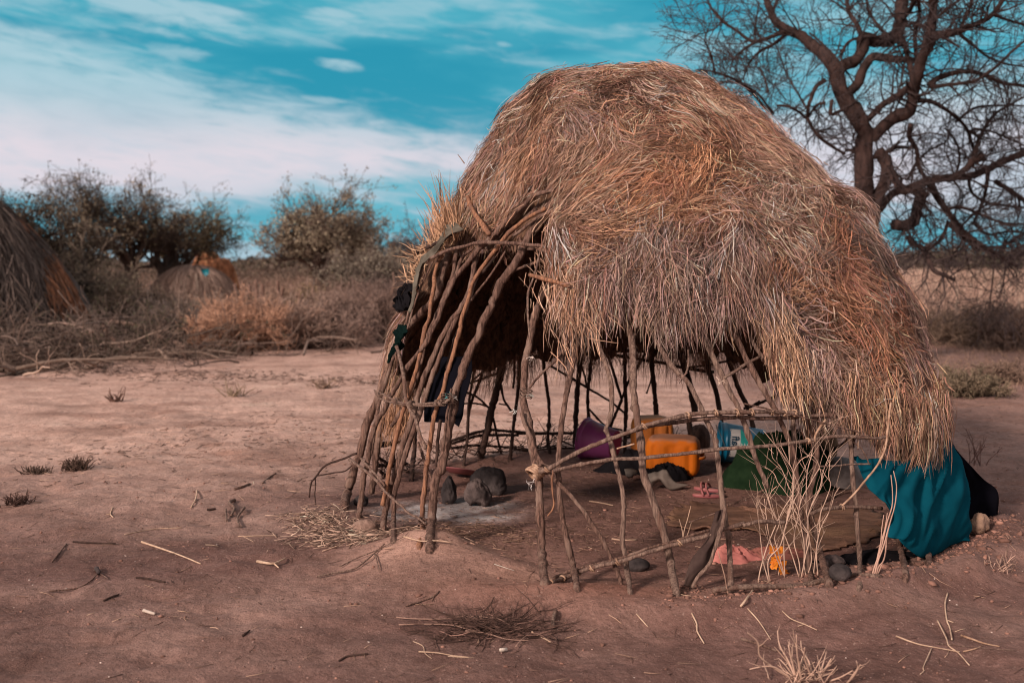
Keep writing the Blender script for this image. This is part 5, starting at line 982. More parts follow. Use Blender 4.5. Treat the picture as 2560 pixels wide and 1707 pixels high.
tubes(tw_, P1, R1, 5, (.050, .036, .035)); tubes(tw_, P2, R2, 3, (.060, .045, .046)); tubes(tw_, P3, R3, 3, (.070, .054, .056))
under(tw_.build('crown', M['twig']), tr)

# ------------------------------------------------------------------ trees and shrubs behind
M['leaf'] = mat('leaf_tint', (.1, .1, .05), scale=3, bump=0, attr=True, rough=.8)
def shrub(name, label, cat, u, Y, w_, h_, dry=True, stems=9, n1=6, n2=5, n3=0, col=(.16, .10, .08), leafc=None, nleaf=0, leaf=.02, flat=0.0, trunk=0.0, group=None, seed=0, lean=0.0, r=.02, base=None, spread=1.0, up=.05, twr=.0035, cut=None):
    global rs
    save = rs; rs = np.random.RandomState(seed * 7 + 5)
    x0 = (u - CU) / F * Y if base is None else base[0]; z0 = float(hgt(x0, Y)) - .03
    root = empty(name, (x0, Y, z0), label, cat, group); n = stems; zc = z0 + h_ * (cut or 0); p0 = np.tile([x0, Y, z0], (n, 1)) + rs.normal(size=(n, 3)) * [w_ * .06 * (1 - trunk), w_ * .06 * (1 - trunk), 0]
    a = rs.uniform(0, 2 * math.pi, n); rad = np.sqrt(rs.uniform(.02, 1, n)) * spread; tip = np.stack([x0 + np.cos(a) * rad * w_ / 2 + lean, Y + np.sin(a) * rad * w_ / 2, z0 + h_ * (.95 - .45 * rad ** 2 * (1 - flat)) * rs.uniform(.8, 1.02, n)], -1)
    mid = p0 + (tip - p0) * rs.uniform(.35, .6, (n, 1)); mid[:, 2] = z0 + (tip[:, 2] - z0) * rs.uniform(.45, .75, n)
    if trunk:
        p0 = np.tile([x0, Y, z0], (n, 1)) + rs.normal(size=(n, 3)) * [.05, .05, 0]; fork = np.array([x0 + lean * .3, Y, z0 + trunk * h_]); k = 5; P = []
        q1 = p0 + (fork - p0) * .5 + rs.normal(size=(n, 3)) * .04; q2 = np.tile(fork, (n, 1)) + rs.normal(size=(n, 3)) * .06; mid = fork + (tip - fork) * .55 + np.array([0, 0, .08 * h_]) * (1 if flat < .5 else .3)
        P = np.stack([p0, q1, q2, (q2 + mid) / 2 + rs.normal(size=(n, 3)) * .04 * h_, mid, (mid + tip) / 2 + rs.normal(size=(n, 3)) * .03 * h_, tip], 1)
        R = np.tile(np.array([1.3, 1.1, 1.0, .6, .45, .3, .15]) * r * h_ / 2, (n, 1))
    else:
        P = np.stack([p0, (p0 + mid) / 2 + rs.normal(size=(n, 3)) * .04 * h_, mid + rs.normal(size=(n, 3)) * .05 * h_, (mid + tip) / 2 + rs.normal(size=(n, 3)) * .04 * h_, tip], 1); R = np.tile(np.array([1, .8, .6, .4, .2]) * r * h_ / 2, (n, 1))
    b = MB(); tubes(b, P, R, 5, col); Pu = P[:, 2:] if trunk else P; Ru = R[:, 2:] if trunk else R
    P1, R1 = kids(Pu, Ru, n1, .5, (25, 65), 5, .2, up, .55, .15)
    if cut: kk = P1[:, -1, 2] > zc; P1, R1 = P1[kk], R1[kk]
    P2, R2 = kids(P1, R1, n2, .55, (25, 70), 4, .22, up, .6, .15)
    R1 = np.maximum(R1, twr * 1.6); R2 = np.maximum(R2, twr); tubes(b, P1, R1, 3, col); tubes(b, P2, R2, 3, np.array(col) * np.exp(rs.normal(size=(len(P2), 1)) * .25)); last = P2
    if n3: P3, R3 = kids(P2, R2, n3, .6, (25, 70), 3, .2, up, .7); tubes(b, P3, np.maximum(R3, twr * .8), 3, np.array(col) * np.exp(rs.normal(size=(len(P3), 1)) * .3) * 1.15); last = P3
    under(b.build('branches' if not trunk else 'trunk', M['twig']), root)
    if nleaf:
        i = rs.randint(0, len(last), nleaf); j = rs.randint(1, last.shape[1], nleaf); Cn = last[i, j] + rs.normal(size=(nleaf, 3)) * leaf * 1.6
        if cut: Cn = Cn[Cn[:, 2] > z0 + h_ * (cut + .10 * np.sin(Cn[:, 0] * 5 + seed) + rs.normal(size=len(Cn)) * .03)]; nleaf = len(Cn)
        clump = np.exp(.35 * (noise3(Cn * 1.0, 1.2, seed) * 2))[:, None]; lc = np.array(leafc) * clump * np.exp(rs.normal(size=(nleaf, 1)) * .3)
        b = MB(); quads(b, Cn, leaf, np.clip(lc, .01, .5)); under(b.build('crown' if trunk else 'foliage', M['leaf']), root)
    rs = save; return root
DK = (.11, .09, .065)  # tree leaf tones from here on are lightened to stand in for haze
def Yof(v): return 3733 / (v - 653)
def hm(v_top, Y): return CH + (653 - v_top) / F * Y
T_ = shrub
T_('leafy_tree', 'broad round grey green acacia tree standing alone left of the hut', 'tree', 805, 27, 3.15, 3.25, stems=20, n1=9, n2=7, n3=3, col=(.10, .07, .058), leafc=(.23, .19, .135), nleaf=21000, leaf=.032, trunk=.36, seed=1, r=.075, cut=.47, spread=1.0, twr=.006)
T_('leafy_tree', 'dark leafy tree rising behind the large straw hut at the left edge', 'tree', 50, 23, 2.6, 3.2, stems=12, n1=8, n2=7, n3=2, col=(.05, .036, .03), leafc=DK, nleaf=10000, leaf=.036, trunk=.2, seed=2, r=.06, cut=.25, twr=.006)
T_('thorn_tree', 'twiggy half bare thorn tree next to the large straw hut', 'tree', 200, 26, 2.0, 3.4, stems=12, n1=9, n2=7, n3=3, col=(.07, .052, .042), leafc=(.19, .15, .10), nleaf=3400, leaf=.032, trunk=.33, seed=3, r=.05, cut=.54, twr=.006)
T_('thorn_tree', 'twiggy half bare thorn tree above the small grey hut', 'tree', 330, 27, 2.1, 3.6, stems=13, n1=9, n2=7, n3=3, col=(.075, .054, .044), leafc=(.20, .158, .105), nleaf=3400, leaf=.032, trunk=.36, seed=4, r=.05, cut=.56, twr=.006)
T_('thorn_tree', 'low twiggy thorn tree between small huts and the flat acacia', 'tree', 410, 28, 1.7, 3.3, stems=11, n1=9, n2=6, n3=3, col=(.08, .06, .05), leafc=(.20, .165, .11), nleaf=3400, leaf=.032, trunk=.38, seed=5, r=.05, cut=.58, twr=.006)
T_('flat_acacia', 'flat topped dark green acacia beside the small huts', 'tree', 440, 30, 2.7, 2.6, stems=14, n1=10, n2=7, n3=2, col=(.055, .042, .034), leafc=(.17, .135, .075), nleaf=9000, leaf=.034, trunk=.45, flat=.96, seed=6, r=.05, cut=.66, lean=.35, up=.0, twr=.006)
T_('leafy_tree', 'small dark olive tree behind the right side of the round acacia', 'tree', 880, 33, 2.4, 2.2, stems=12, n1=8, n2=6, n3=2, col=(.06, .045, .035), leafc=(.15, .12, .07), nleaf=10000, leaf=.04, trunk=.2, seed=7, r=.05, cut=.3, twr=.007)
T_('thorn_tree', 'purplish bare thorn tree just left of the hut doorway', 'tree', 1030, 36, 2.6, 2.5, stems=13, n1=9, n2=7, n3=3, col=(.085, .062, .058), leafc=(.09, .075, .06), nleaf=3500, leaf=.035, trunk=.2, seed=8, r=.05, cut=.3, twr=.009)
T_('pale_bush', 'pale grey green bush in front of the round acacia', 'bush', 915, 22, 1.9, 1.72, stems=16, n1=8, n2=7, n3=2, col=(.13, .10, .085), leafc=(.30, .26, .20), nleaf=9000, leaf=.020, trunk=.3, seed=9, r=.045, twr=.005)
T_('olive_bush', 'low yellow olive bush below the pale grey bush', 'bush', 805, 21, 1.5, .92, stems=14, n1=7, n2=6, n3=2, col=(.13, .09, .07), leafc=(.22, .165, .08), nleaf=5000, leaf=.018, seed=10, twr=.005)
T_('pale_shrub', 'thin pale upright shrub in front of the large straw hut', 'shrub', 250, 19.5, .9, 1.5, stems=10, n1=7, n2=6, n3=2, col=(.20, .155, .12), leafc=(.28, .24, .16), nleaf=2600, leaf=.016, seed=11, twr=.0045, r=.012)
T_('dark_bush', 'dark tangled bush at the foot of the thorn trees', 'bush', 300, 22, 2.0, .95, stems=16, n1=8, n2=7, n3=2, col=(.055, .042, .036), leafc=(.11, .085, .065), nleaf=7000, leaf=.03, seed=12, twr=.006)
T_('dark_bush', 'dark tangled bush right beside the big straw hut wall', 'bush', 190, 20, 1.6, 1.15, stems=16, n1=8, n2=7, n3=2, col=(.045, .034, .03), leafc=(.035, .030, .022), nleaf=7000, leaf=.03, seed=13, twr=.006)
T_('grey_bush', 'dry grey bush at the left edge in front of the large hut', 'bush', 30, 22, 2.6, 1.1, stems=22, n1=8, n2=7, n3=3, col=(.16, .12, .10), seed=14, twr=.005)
T_('grey_bush', 'dry grey brown bush below the pale upright shrub', 'bush', 170, 23.5, 1.9, .9, stems=20, n1=8, n2=7, n3=3, col=(.18, .13, .105), seed=15, twr=.005)
BUSH = [(470, 20.5, 1.5, .62, (.28, .21, .16), 'dry grey green bush in front of the small grey hut'), (545, 18.0, 1.6, .78, (.24, .175, .14), 'dry grey brown bush left of the stake fence'), (430, 17.2, 1.4, .62, (.125, .10, .09), 'low dark grey bush by the fallen branch'),
        (600, 16.6, 1.5, .78, (.40, .235, .16), 'tawny rust coloured dry bush below the stake fence'), (670, 17.4, 1.5, .75, (.33, .215, .165), 'dry pinkish bush right of the rust coloured one'), (755, 17.6, 1.7, .72, (.30, .215, .175), 'dry brown bush in the middle of the bush line'),
        (850, 17.8, 1.6, .70, (.26, .185, .155), 'dry purplish bush towards the hut doorway'), (930, 18.6, 1.8, .85, (.21, .145, .12), 'dry brown bush nearest the hut doorway'), (720, 22, 1.8, .85, (.26, .18, .135), 'pale dry bush behind the stake fence'), (880, 21, 2.0, .9, (.21, .14, .11), 'dry reddish bush under the pale grey bush'),
        (975, 20, 1.5, 1.1, (.12, .085, .075), 'dark dry bush directly left of the doorway poles'), (350, 24, 1.8, .7, (.15, .11, .09), 'dry low bush behind the fallen branches')]
for i, (u, Y, w_, h_, c, lb) in enumerate(BUSH): T_('dry_bush', lb, 'bush', u, Y, w_, h_, stems=26, n1=8, n2=7, n3=3, col=c, seed=20 + i, group='dry bushes left of the hut', twr=.0045, r=.012)
for i, (u, Y, w_, h_, c, lb) in enumerate([(2330, 19, 1.6, .5, (.20, .14, .11), 'dry bush right beside the thatch on the right'), (2440, 17.5, 1.9, .48, (.19, .135, .10), 'dry brown bush under the hanging branch of the bare tree'), (2545, 17, 1.8, .6, (.22, .155, .125), 'dry bush at the right edge of the photo'),
                                          (2420, 11.2, .75, .24, (.17, .13, .09), 'low grey green weed patch on the sand right of the hut'), (2500, 12.5, .6, .2, (.19, .13, .10), 'low dry weed farther back on the right-hand sand'), (2300, 26, 2, .7, (.18, .13, .105), 'dark bush beyond the grass behind the hut')]):
    T_('dry_bush', lb, 'bush', u, Y, w_, h_, stems=24, n1=8, n2=6, n3=3, col=c, seed=50 + i, group='dry bushes right of the hut', twr=.0045, r=.012, leafc=(.13, .11, .07), nleaf=1500 if i == 3 else 0, leaf=.012)
# dead thorn branches piled along the left edge of the clearing
def brush(name, label, pts, Yp, n, h_, col, seed, leafn=0):
    global rs
    save = rs; rs = np.random.RandomState(seed); W3 = crom(np.array([at(u, 653, Yp[0] + (Yp[1] - Yp[0]) * i / (len(pts) - 1)) * np.array([1, 1, 0]) for i, u in enumerate(pts)]), .2); i = rs.randint(0, len(W3), n)
    p0 = W3[i] + rs.normal(size=(n, 3)) * [.4, .6, 0]; p0[:, 2] = rs.uniform(0, h_ * .55, n); d = norm(np.stack([rs.normal(size=n), rs.normal(size=n) * .6, rs.normal(size=n) * .22 + .12], -1)); P = [p0]; L = rs.uniform(.6, 2.0, n)[:, None]
    for _ in range(6): P.append(P[-1] + d * L / 6); d = norm(d + .20 * rs.normal(size=(n, 3)))
    P = np.stack(P, 1); P[..., 2] = np.clip(P[..., 2], .01, h_); R = np.tile(np.linspace(.026, .010, 7), (n, 1)) * rs.uniform(.5, 1.2, (n, 1)); b = MB(); cc = np.array(col) * np.exp(rs.normal(size=(n, 1)) * .4); tubes(b, P, R, 5, cc)
    P1, R1 = kids(P, R, 6, .45, (30, 80), 5, .25, .0, .45); tubes(b, P1, np.maximum(R1, .005), 3, np.repeat(cc, 6, 0)); P2, R2 = kids(P1, R1, 3, .5, (30, 80), 4, .25); P2[..., 2] = np.abs(P2[..., 2]); tubes(b, P2, np.maximum(R2, .0035), 3, np.array(col) * .9)
    if leafn: i = rs.randint(0, len(P2), leafn); quads(b, P2[i, 2] + rs.normal(size=(leafn, 3)) * .03, .02, (.075, .070, .045))
    o = b.build(name, M['twig'], origin=W3.mean(0)); rs = save; return tag(o, label, 'brush pile')
brush('brush_pile', 'dark heap of dead thorn branches along the left edge of the clearing', [-120, 20, 160, 300], (13.4, 15.6), 60, .62, (.17, .125, .105), 91)
brush('brush_pile', 'greenish heap of cut thorn branches under the fallen pale branch', [200, 300, 380, 420], (15.2, 16.4), 34, .5, (.14, .105, .085), 92, 2500)
brush('brush_pile', 'scattered grey thorn branches behind the dark heap at the left', [-60, 60, 200, 330], (17, 18.5), 26, .35, (.21, .155, .13), 93)
brush('brush_pile', 'loose single thorn branches strewn on the sand in front of the brush heap', [-60, 120, 300, 470], (12.8, 14.6), 20, .20, (.17, .125, .10), 95)
brush('brush_pile', 'loose dead branches at the foot of the dry bushes near the middle', [430, 600, 760, 900], (15.6, 16.2), 16, .22, (.19, .14, .115), 96)
def branch(name, label, segs, Y, r0, r1, m='barkgrey', cat='branch', extra=()):
    px = S(*segs); P3 = np.array([at(u, v, Y[0] + (Y[1] - Y[0]) * i / (len(px) - 1)) for i, (u, v) in enumerate(px)]); P3[:, 2] = np.maximum(P3[:, 2], hgt(P3[:, 0], P3[:, 1]) + .01); b = MB(); C3 = crom(P3, .05); capped(b, C3, np.linspace(r0, r1, len(C3)) * mpp(Y[0]), 8, None, .05)
    for sg in extra: px = S(*sg); P3 = np.array([at(u, v, Y[0]) for u, v in px]); P3[:, 2] = np.maximum(P3[:, 2], .0); C4 = crom(P3, .05); capped(b, C4, np.linspace(r0 * .7, r1 * .6, len(C4)) * mpp(Y[0]), 7, None, .05)
    return tag(b.build(name, M[m], origin=C3[0]), label, cat)
branch('fallen_branch', 'long pale forked branch propped on the brush, its foot on the sand', [(11, [(1600, 875), (1660, 770), (1780, 660), (1740, 620), (1560, 550), (1380, 455), (1150, 410), (1080, 420)])], (15.0, 16.5), 7, 4, extra=[[(11, [(1780, 660), (1850, 620)])], [(11, [(1780, 660), (1830, 800)])]])
branch('fallen_branch', 'cut branch with a pale sawn end sticking up from the brush heap', [(11, [(615, 480), (640, 550), (680, 620), (690, 700)])], (15.6, 15.8), 6, 6, 'barkdark')
branch('fallen_branch', 'grey dead limb lying across the brush heap', [(11, [(690, 580), (850, 530), (1000, 480), (1080, 420), (1150, 340)])], (15.8, 16.2), 5, 3)
branch('fallen_branch', 'thin dark dead limb drooping from the pale branch fork', [(11, [(1010, 450), (1060, 540), (1160, 620), (1230, 680), (1310, 700)])], (15.9, 15.7), 5, 3, 'bark')
branch('bent_sapling', 'bare bent sapling leaning towards the hut doorway', [(10, [(1730, 1590), (1850, 1440), (1900, 1300), (1890, 1180)])], (19, 19), 4, 2, 'barkgrey', 'sapling')
# stakes of an old fence
for i, (x0, y0, x1, y1, lb) in enumerate([(480, 1300, 510, 1700, 'first of five upright stakes of the old fence'), (550, 1250, 560, 1700, 'tallest dark stake second from the left in the old fence'), (612, 1300, 620, 1700, 'third stake with a pale top in the old fence'), (760, 1260, 770, 1700, 'fourth stake with a pale top in the old fence'), (815, 1320, 700, 1700, 'rightmost stake of the old fence, leaning to the left'), (340, 1300, 420, 1650, 'dark stake leaning left of the old fence row')]):
    (u0, v0), (u1, v1) = S((10, [(x0, y0), (x1, y1)])); Y = 21.5; b_ = at(u1, v1, Y); b_[2] = -.05; b = MB(); P = crom(np.array([at(u0, v0, Y), (at(u0, v0, Y) + b_) / 2 + [.02, 0, 0], b_]), .06); capped(b, P, 4.6 * mpp(Y), 8, None, .08)
    tag(b.build('fence_stake', M['bark'], origin=b_), lb, 'stake', 'stakes of an old fence')
# ------------------------------------------------------------------ other huts
def far_hut(label, u, Y, w_, h_, col, seed, cone=.0, nst=5000, orange=None, dpt=None, L=(.4, .8), sw=.012):
    global rs
    save = rs; rs = np.random.RandomState(seed); x0 = (u - CU) / F * Y; z0 = 0.0; root = empty('straw_hut', (x0, Y, z0), label, 'hut'); dpt = dpt or w_
    q = np.linspace(0, 1, 40); prof_r = np.sin(q * math.pi / 2) ** (1 - .0) * (1 - cone) + q * cone; prof_z = np.cos(q * math.pi / 2) ** (.85) * (1 - cone) + (1 - q) * cone
    A = np.linspace(0, 2 * math.pi, 64, endpoint=False); rr_ = prof_r[:, None] * (1 + .05 * np.sin(A * 3 + seed)[None]); V = np.stack([x0 + rr_ * np.cos(A) * w_ / 2, Y + rr_ * np.sin(A) * dpt / 2, z0 + np.broadcast_to(prof_z[:, None], rr_.shape) * h_], -1)
    V = V + .04 * noise3(V, 2.2, seed)[..., None] * norm(V - np.array([x0, Y, 0])); b = MB(); idx = np.arange(V.shape[0] * 64).reshape(V.shape[0], 64); R_ = np.roll(idx, -1, 1); b.add(V.reshape(-1, 3), np.stack([idx[:-1], idx[1:], R_[1:], R_[:-1]], -1)); under(b.build('thatch_backing', mat('old_straw', tuple(x * .9 for x in col), None, 9, .95, .8, 30)), root)
    n = nst; a = rs.uniform(0, 2 * math.pi, n); s = np.sqrt(rs.uniform(0, .95, n)); Ln = rs.uniform(*L, n); pts = []; aj = rs.normal(size=n) * .08; off = rs.uniform(0, .06, n)
    for k in range(5):
        ss = np.minimum(s + k / 4 * Ln / h_ * .6, 1.02); r_ = np.interp(ss, q, prof_r); z_ = np.interp(ss, q, prof_z); aa = a + aj * k / 4; pts.append(np.stack([x0 + (r_ * w_ / 2 + off) * np.cos(aa), Y + (r_ * dpt / 2 + off) * np.sin(aa), np.maximum(z0 + z_ * h_ + off * .5, .0)], -1))
    c = np.array(col) * np.exp(rs.normal(size=(n, 1)) * .3)
    if orange is not None: blotch = noise3(pts[0], .9, seed + 5); mk = (blotch + orange[1] * (pts[0][:, 0] < x0 + w_ * .2)) > .12; c[mk] = np.array(orange[0]) * np.exp(rs.normal(size=(mk.sum(), 1)) * .3)
    b = MB(); ribbons(b, np.stack(pts, 1), np.full(n, sw), np.clip(c, .02, .7)); under(b.build('thatch', M['straw']), root); rs = save; return root
far_hut('large grey and rust straw hut cut off by the left edge of the photo', -55, 18, 4.1, 2.85, (.10, .078, .068), 101, .62, 9000, ((.26, .12, .065), .25))
far_hut('small low grey brown straw hut far behind the left bushes', 485, 28, 2.5, 1.38, (.36, .255, .205), 102, .0, 9000, L=(.5, 1.0), sw=.016)
far_hut('small orange straw hut right behind the grey brown one', 556, 32, 1.0, 1.58, (.55, .26, .14), 103, .0, 6000, sw=.016)
far_hut('small orange hump of straw beside the far orange hut', 522, 33, 1.2, 1.85, (.55, .25, .13), 104, .0, 6000, sw=.016)
Yt = 26.4; b = MB(); P = np.array([at(u, v, Yt) for u, v in [(501, 672), (522, 672), (522, 684), (514, 691), (506, 683)]]); Pb = P + np.array([0, .02, 0]); b.add(np.concatenate([P, Pb, [P.mean(0)]]), [(i, (i + 1) % 5, (i + 1) % 5 + 5, i + 5) for i in range(5)], [(i, (i + 1) % 5, 10) for i in range(5)])
tag(b.build('plastic_sheet', plain('teal_plastic', (.003, .20, .26), rough=.4), origin=P[3]), 'small bright teal plastic sheet on the grey brown hut', 'plastic sheet')
# ------------------------------------------------------------------ FAR VEGETATION AND GROUND COVER (uncountable)
def blades(n, X0, X1, Y0, Y1, h, wd, col, seed, name, label, mind=None, lean=.25):
    r_ = np.random.RandomState(seed); y = np.sqrt(r_.uniform(Y0 ** 2, Y1 ** 2, n)); x = r_.uniform(X0, X1, n) * y
    dens = fbm(x * .35, y * .35, seed, 3) + .9; k = r_.rand(n) < dens; x, y = x[k], y[k]; n = len(x); z = hgt(x, y) * np.exp(-np.maximum(0, np.hypot(x, y) - 25) / 40)
    H = r_.uniform(.5, 1.15, n) * h * (1 + .5 * fbm(x * .5, y * .5, seed + 3, 3)); dx_ = r_.normal(size=n) * lean * h; p = np.stack([x, y, z - .02], -1); P = np.stack([p, p + np.stack([dx_ * .4, r_.normal(size=n) * .05, H * .6], -1), p + np.stack([dx_, r_.normal(size=n) * .1, H], -1)], 1)
    c = np.array(col) * np.exp(r_.normal(size=(n, 1)) * .25) * (1 + .5 * fbm(x * .25, y * .4, seed + 8, 3))[:, None]; b = MB(); ribbons(b, P, wd * (y / Y0) ** .6, np.clip(c, .02, .6)); return tag(b.build(name, M['straw']), label, 'grass', kind='stuff')
blades(70000, .36, .75, 19, 75, .85, .014, (.46, .31, .245), 5, 'dry_grass', 'tall pale dry grass filling the field behind the hut on the right')
blades(42000, -.62, .36, 24, 80, .42, .014, (.27, .175, .135), 6, 'dry_grass', 'low dry grass on the plain behind the left bushes')
blades(5000, .38, .62, 11.5, 20, .10, .007, (.25, .165, .12), 7, 'dry_grass', 'sparse short dry grass on the sand right of the hut')
# far wood
r_ = np.random.RandomState(77); b = MB(); n = 1250; az_ = r_.uniform(-.95, .95, n); y = r_.uniform(70, 120, n); x = az_ * y; big = 1 + .8 * fbm(az_ * 9, az_ * 0, 5, 3); h_ = r_.uniform(2.2, 3.4, n) * big * np.where((az_ > -.46) & (az_ < -.19), .62, 1.0); save = rs; rs = r_
m_ = 110; Cn = np.stack([np.repeat(x, m_) + r_.normal(size=n * m_) * 1.1, np.repeat(y, m_) + r_.normal(size=n * m_), np.abs(np.repeat(h_, m_) * (1 - np.abs(r_.normal(size=n * m_)) * .38))], -1)
cl = np.array([(.085, .066, .052), (.11, .085, .07), (.065, .058, .04), (.13, .10, .085)])[r_.randint(0, 4, n)]; quads(b, Cn, .17, np.repeat(cl, m_, 0) * np.exp(r_.normal(size=(n * m_, 1)) * .25))
P = np.stack([np.stack([x, y, 0 * x], -1), np.stack([x, y, h_ * .5], -1), np.stack([x, y, h_ * .9], -1)], 1); tubes(b, P, np.tile([.09, .06, .02], (n, 1)), 3, (.06, .045, .04)); rs = save
tag(b.build('far_woodland', M['leaf']), 'hazy belt of low brown trees along the horizon', 'woodland', kind='stuff')
# middle-distance scrub, the mass behind the bushes on both sides
r_ = np.random.RandomState(78); b = MB(); n = 260; az_ = np.concatenate([r_.uniform(-.56, -.08, 170), r_.uniform(.42, .62, 90)]); y = r_.uniform(30, 60, n); x = az_ * y; rs = r_; h_ = r_.uniform(.9, 1.7, n) * np.where(az_ > 0, .62, .9); m_ = 260
Cn = np.stack([np.repeat(x, m_) + r_.normal(size=n * m_) * .7, np.repeat(y, m_) + r_.normal(size=n * m_) * .7, np.abs(np.repeat(h_, m_) * (1 - np.abs(r_.normal(size=n * m_)) * .45))], -1); cl = np.array([(.13, .095, .075), (.17, .115, .09), (.10, .082, .055), (.19, .14, .11)])[r_.randint(0, 4, n)]; quads(b, Cn, .05, np.repeat(cl, m_, 0) * np.exp(r_.normal(size=(n * m_, 1)) * .3), .2)
rs = save; tag(b.build('scrub', M['leaf']), 'belt of dry brown scrub on the plain in front of the far trees', 'scrub', kind='stuff')
# clods and litter
ico_v, ico_f = [], []
import bmesh
bm = bmesh.new(); bmesh.ops.create_icosphere(bm, subdivisions=1, radius=1); IV = np.array([v.co[:] for v in bm.verts]); IF = np.array([[v.index for v in f.verts] for f in bm.faces]); bm.free()
def clods(name, label, x, y, s, col, seed, flat=.6):
    r_ = np.random.RandomState(seed); n = len(x); z = hgt(x, y); sc = s[:, None, None] * (1 + .3 * r_.normal(size=(n, len(IV), 1))) * r_.uniform(.7, 1.3, (n, 1, 3)); V = IV[None] * sc; V[..., 2] *= flat; V = V + np.stack([x, y, z + s * .15], -1)[:, None]
    T3 = (IF[None] + (np.arange(n) * len(IV))[:, None, None]).reshape(-1, 3); c = np.array(col) * np.exp(r_.normal(size=(n, 1)) * .25); b = MB(); b.add(V.reshape(-1, 3), None, T3, np.repeat(c, len(IV), 0)); return tag(b.build(name, M['twig']), label, 'soil clods', kind='stuff')
r_ = np.random.RandomState(5); n = 1800; x = r_.uniform(-3.2, 4, n); y = r_.uniform(2.6, 9, n); a = np.radians(r_.uniform(-96, -5, 1900)); rr_ = R0(np.degrees(a)) + .16 + r_.normal(size=1900) * .13; x2, y2 = HC[0] + rr_ * np.cos(a), HC[1] + rr_ * np.sin(a)
clods('soil_clods', 'small reddish clods of earth strewn round the hut', np.concatenate([x, x2]), np.concatenate([y, y2]), np.concatenate([r_.gamma(2, .0018, n) + .0015, r_.gamma(1.6, .0030, 1900) + .0015]), (.24, .13, .10), 6)
n = 2600; clods('gravel', 'fine mixed grit on the clearing', r_.uniform(-2.8, 3.2, n), r_.uniform(2.6, 7, n), np.minimum(r_.gamma(2, .0012, n) + .0008, .0045), (.26, .165, .14), 17)
n = 150; clods('chalk_chips', 'tiny white stone chips scattered on the soil', r_.uniform(-2.6, 3.2, n), r_.uniform(2.8, 7.5, n), r_.uniform(.002, .006, n), (.55, .45, .40), 8)
def litter(name, label, x, y, L, wd, col, seed, stack=.0, sd=1.0, k=3, bend=.15, cat='straw'):
    r_ = np.random.RandomState(seed); n = len(x); a = r_.uniform(0, 2 * math.pi, n); P = []; d = np.stack([np.cos(a), np.sin(a)], -1); p = np.stack([x, y], -1); ln = L * r_.uniform(.3, 1.1, n)
    up_ = r_.uniform(0, 1, n) ** 2 * stack; tl = r_.normal(size=n) * stack * .6
    for q in range(k): z = hgt(p[:, 0], p[:, 1]) + .003 + up_ + tl * (q / (k - 1) - .5); P.append(np.concatenate([p, np.maximum(z, hgt(p[:, 0], p[:, 1]) + .002)[:, None]], -1)); p = p + d * (ln / (k - 1))[:, None]; d = norm(d + bend * r_.normal(size=(n, 2)))
    c = np.array(col) * np.exp(r_.normal(size=(n, 1)) * .4) * sd; b = MB(); tubes(b, np.stack(P, 1), np.tile(np.full(k, 1.0), (n, 1)) * r_.uniform(.5, 1.2, (n, 1)) * wd, 3, np.clip(c, .02, .7)); return tag(b.build(name, M['twig']), label, cat, kind='stuff')
def around(T_, x, y, n, sx, sy, seed): r_ = np.random.RandomState(seed); g = gpos(T_, x, y); return g[0] + r_.normal(size=n) * sx, g[1] + r_.normal(size=n) * sy
xa, ya = around(3, 240, 760, 190, .13, .13, 1); xb, yb = around(3, 480, 900, 260, .17, .10, 2); xc, yc = around(3, 80, 680, 70, .07, .07, 3)
litter('straw_litter', 'pale loose straw heaped outside the doorway posts', np.concatenate([xa, xb, xc]), np.concatenate([ya, yb, yc]), .12, .0026, (.38, .265, .205), 4, .03)
xa, ya = around(3, 1500, 800, 420, .24, .12, 5); xb, yb = around(3, 2100, 880, 160, .3, .15, 6); r_ = np.random.RandomState(9); n = 900; a = r_.uniform(0, 6.28, n); q = np.sqrt(r_.uniform(0, .9, n)) * 1.65
litter('straw_litter', 'thin straw and twig bits trodden into the hut floor', np.concatenate([xa, xb, HC[0] + q * np.cos(a)]), np.concatenate([ya, yb, HC[1] + q * np.sin(a)]), .075, .0015, (.26, .165, .12), 10, .006)
n = 3600; litter('twig_litter', 'fine dark twig litter scattered over the clearing', r_.uniform(-4.5, 5, n), 2.6 + r_.uniform(0, 1, n) ** .8 * 9, .07, .0014, (.13, .078, .06), 11, .004)
n = 500; litter('straw_litter', 'single pale straws scattered over the clearing', r_.uniform(-3.5, 4, n), 2.7 + r_.uniform(0, 1, n) * 6, .10, .0014, (.42, .28, .20), 12, .006)
n = 520; x = r_.uniform(-1.7, .1, n) * 2.0 + r_.normal(size=n) * .3; y = 8.6 + r_.normal(size=n) * .7 + .25 * x + .5 * np.sin(x * 2.1); litter('leaf_litter', 'band of dark leaf and twig litter across the sand left of the hut', x, y, .07, .0032, (.19, .13, .10), 13, .010, cat='litter')
n = 800; x = r_.uniform(-6, -1, n); y = 12.8 + r_.normal(size=n) * .5 - .55 * (x + 3.2) * .4; litter('leaf_litter', 'dark litter along the foot of the left bush line', x, y, .09, .005, (.14, .095, .075), 14, .015, cat='litter')
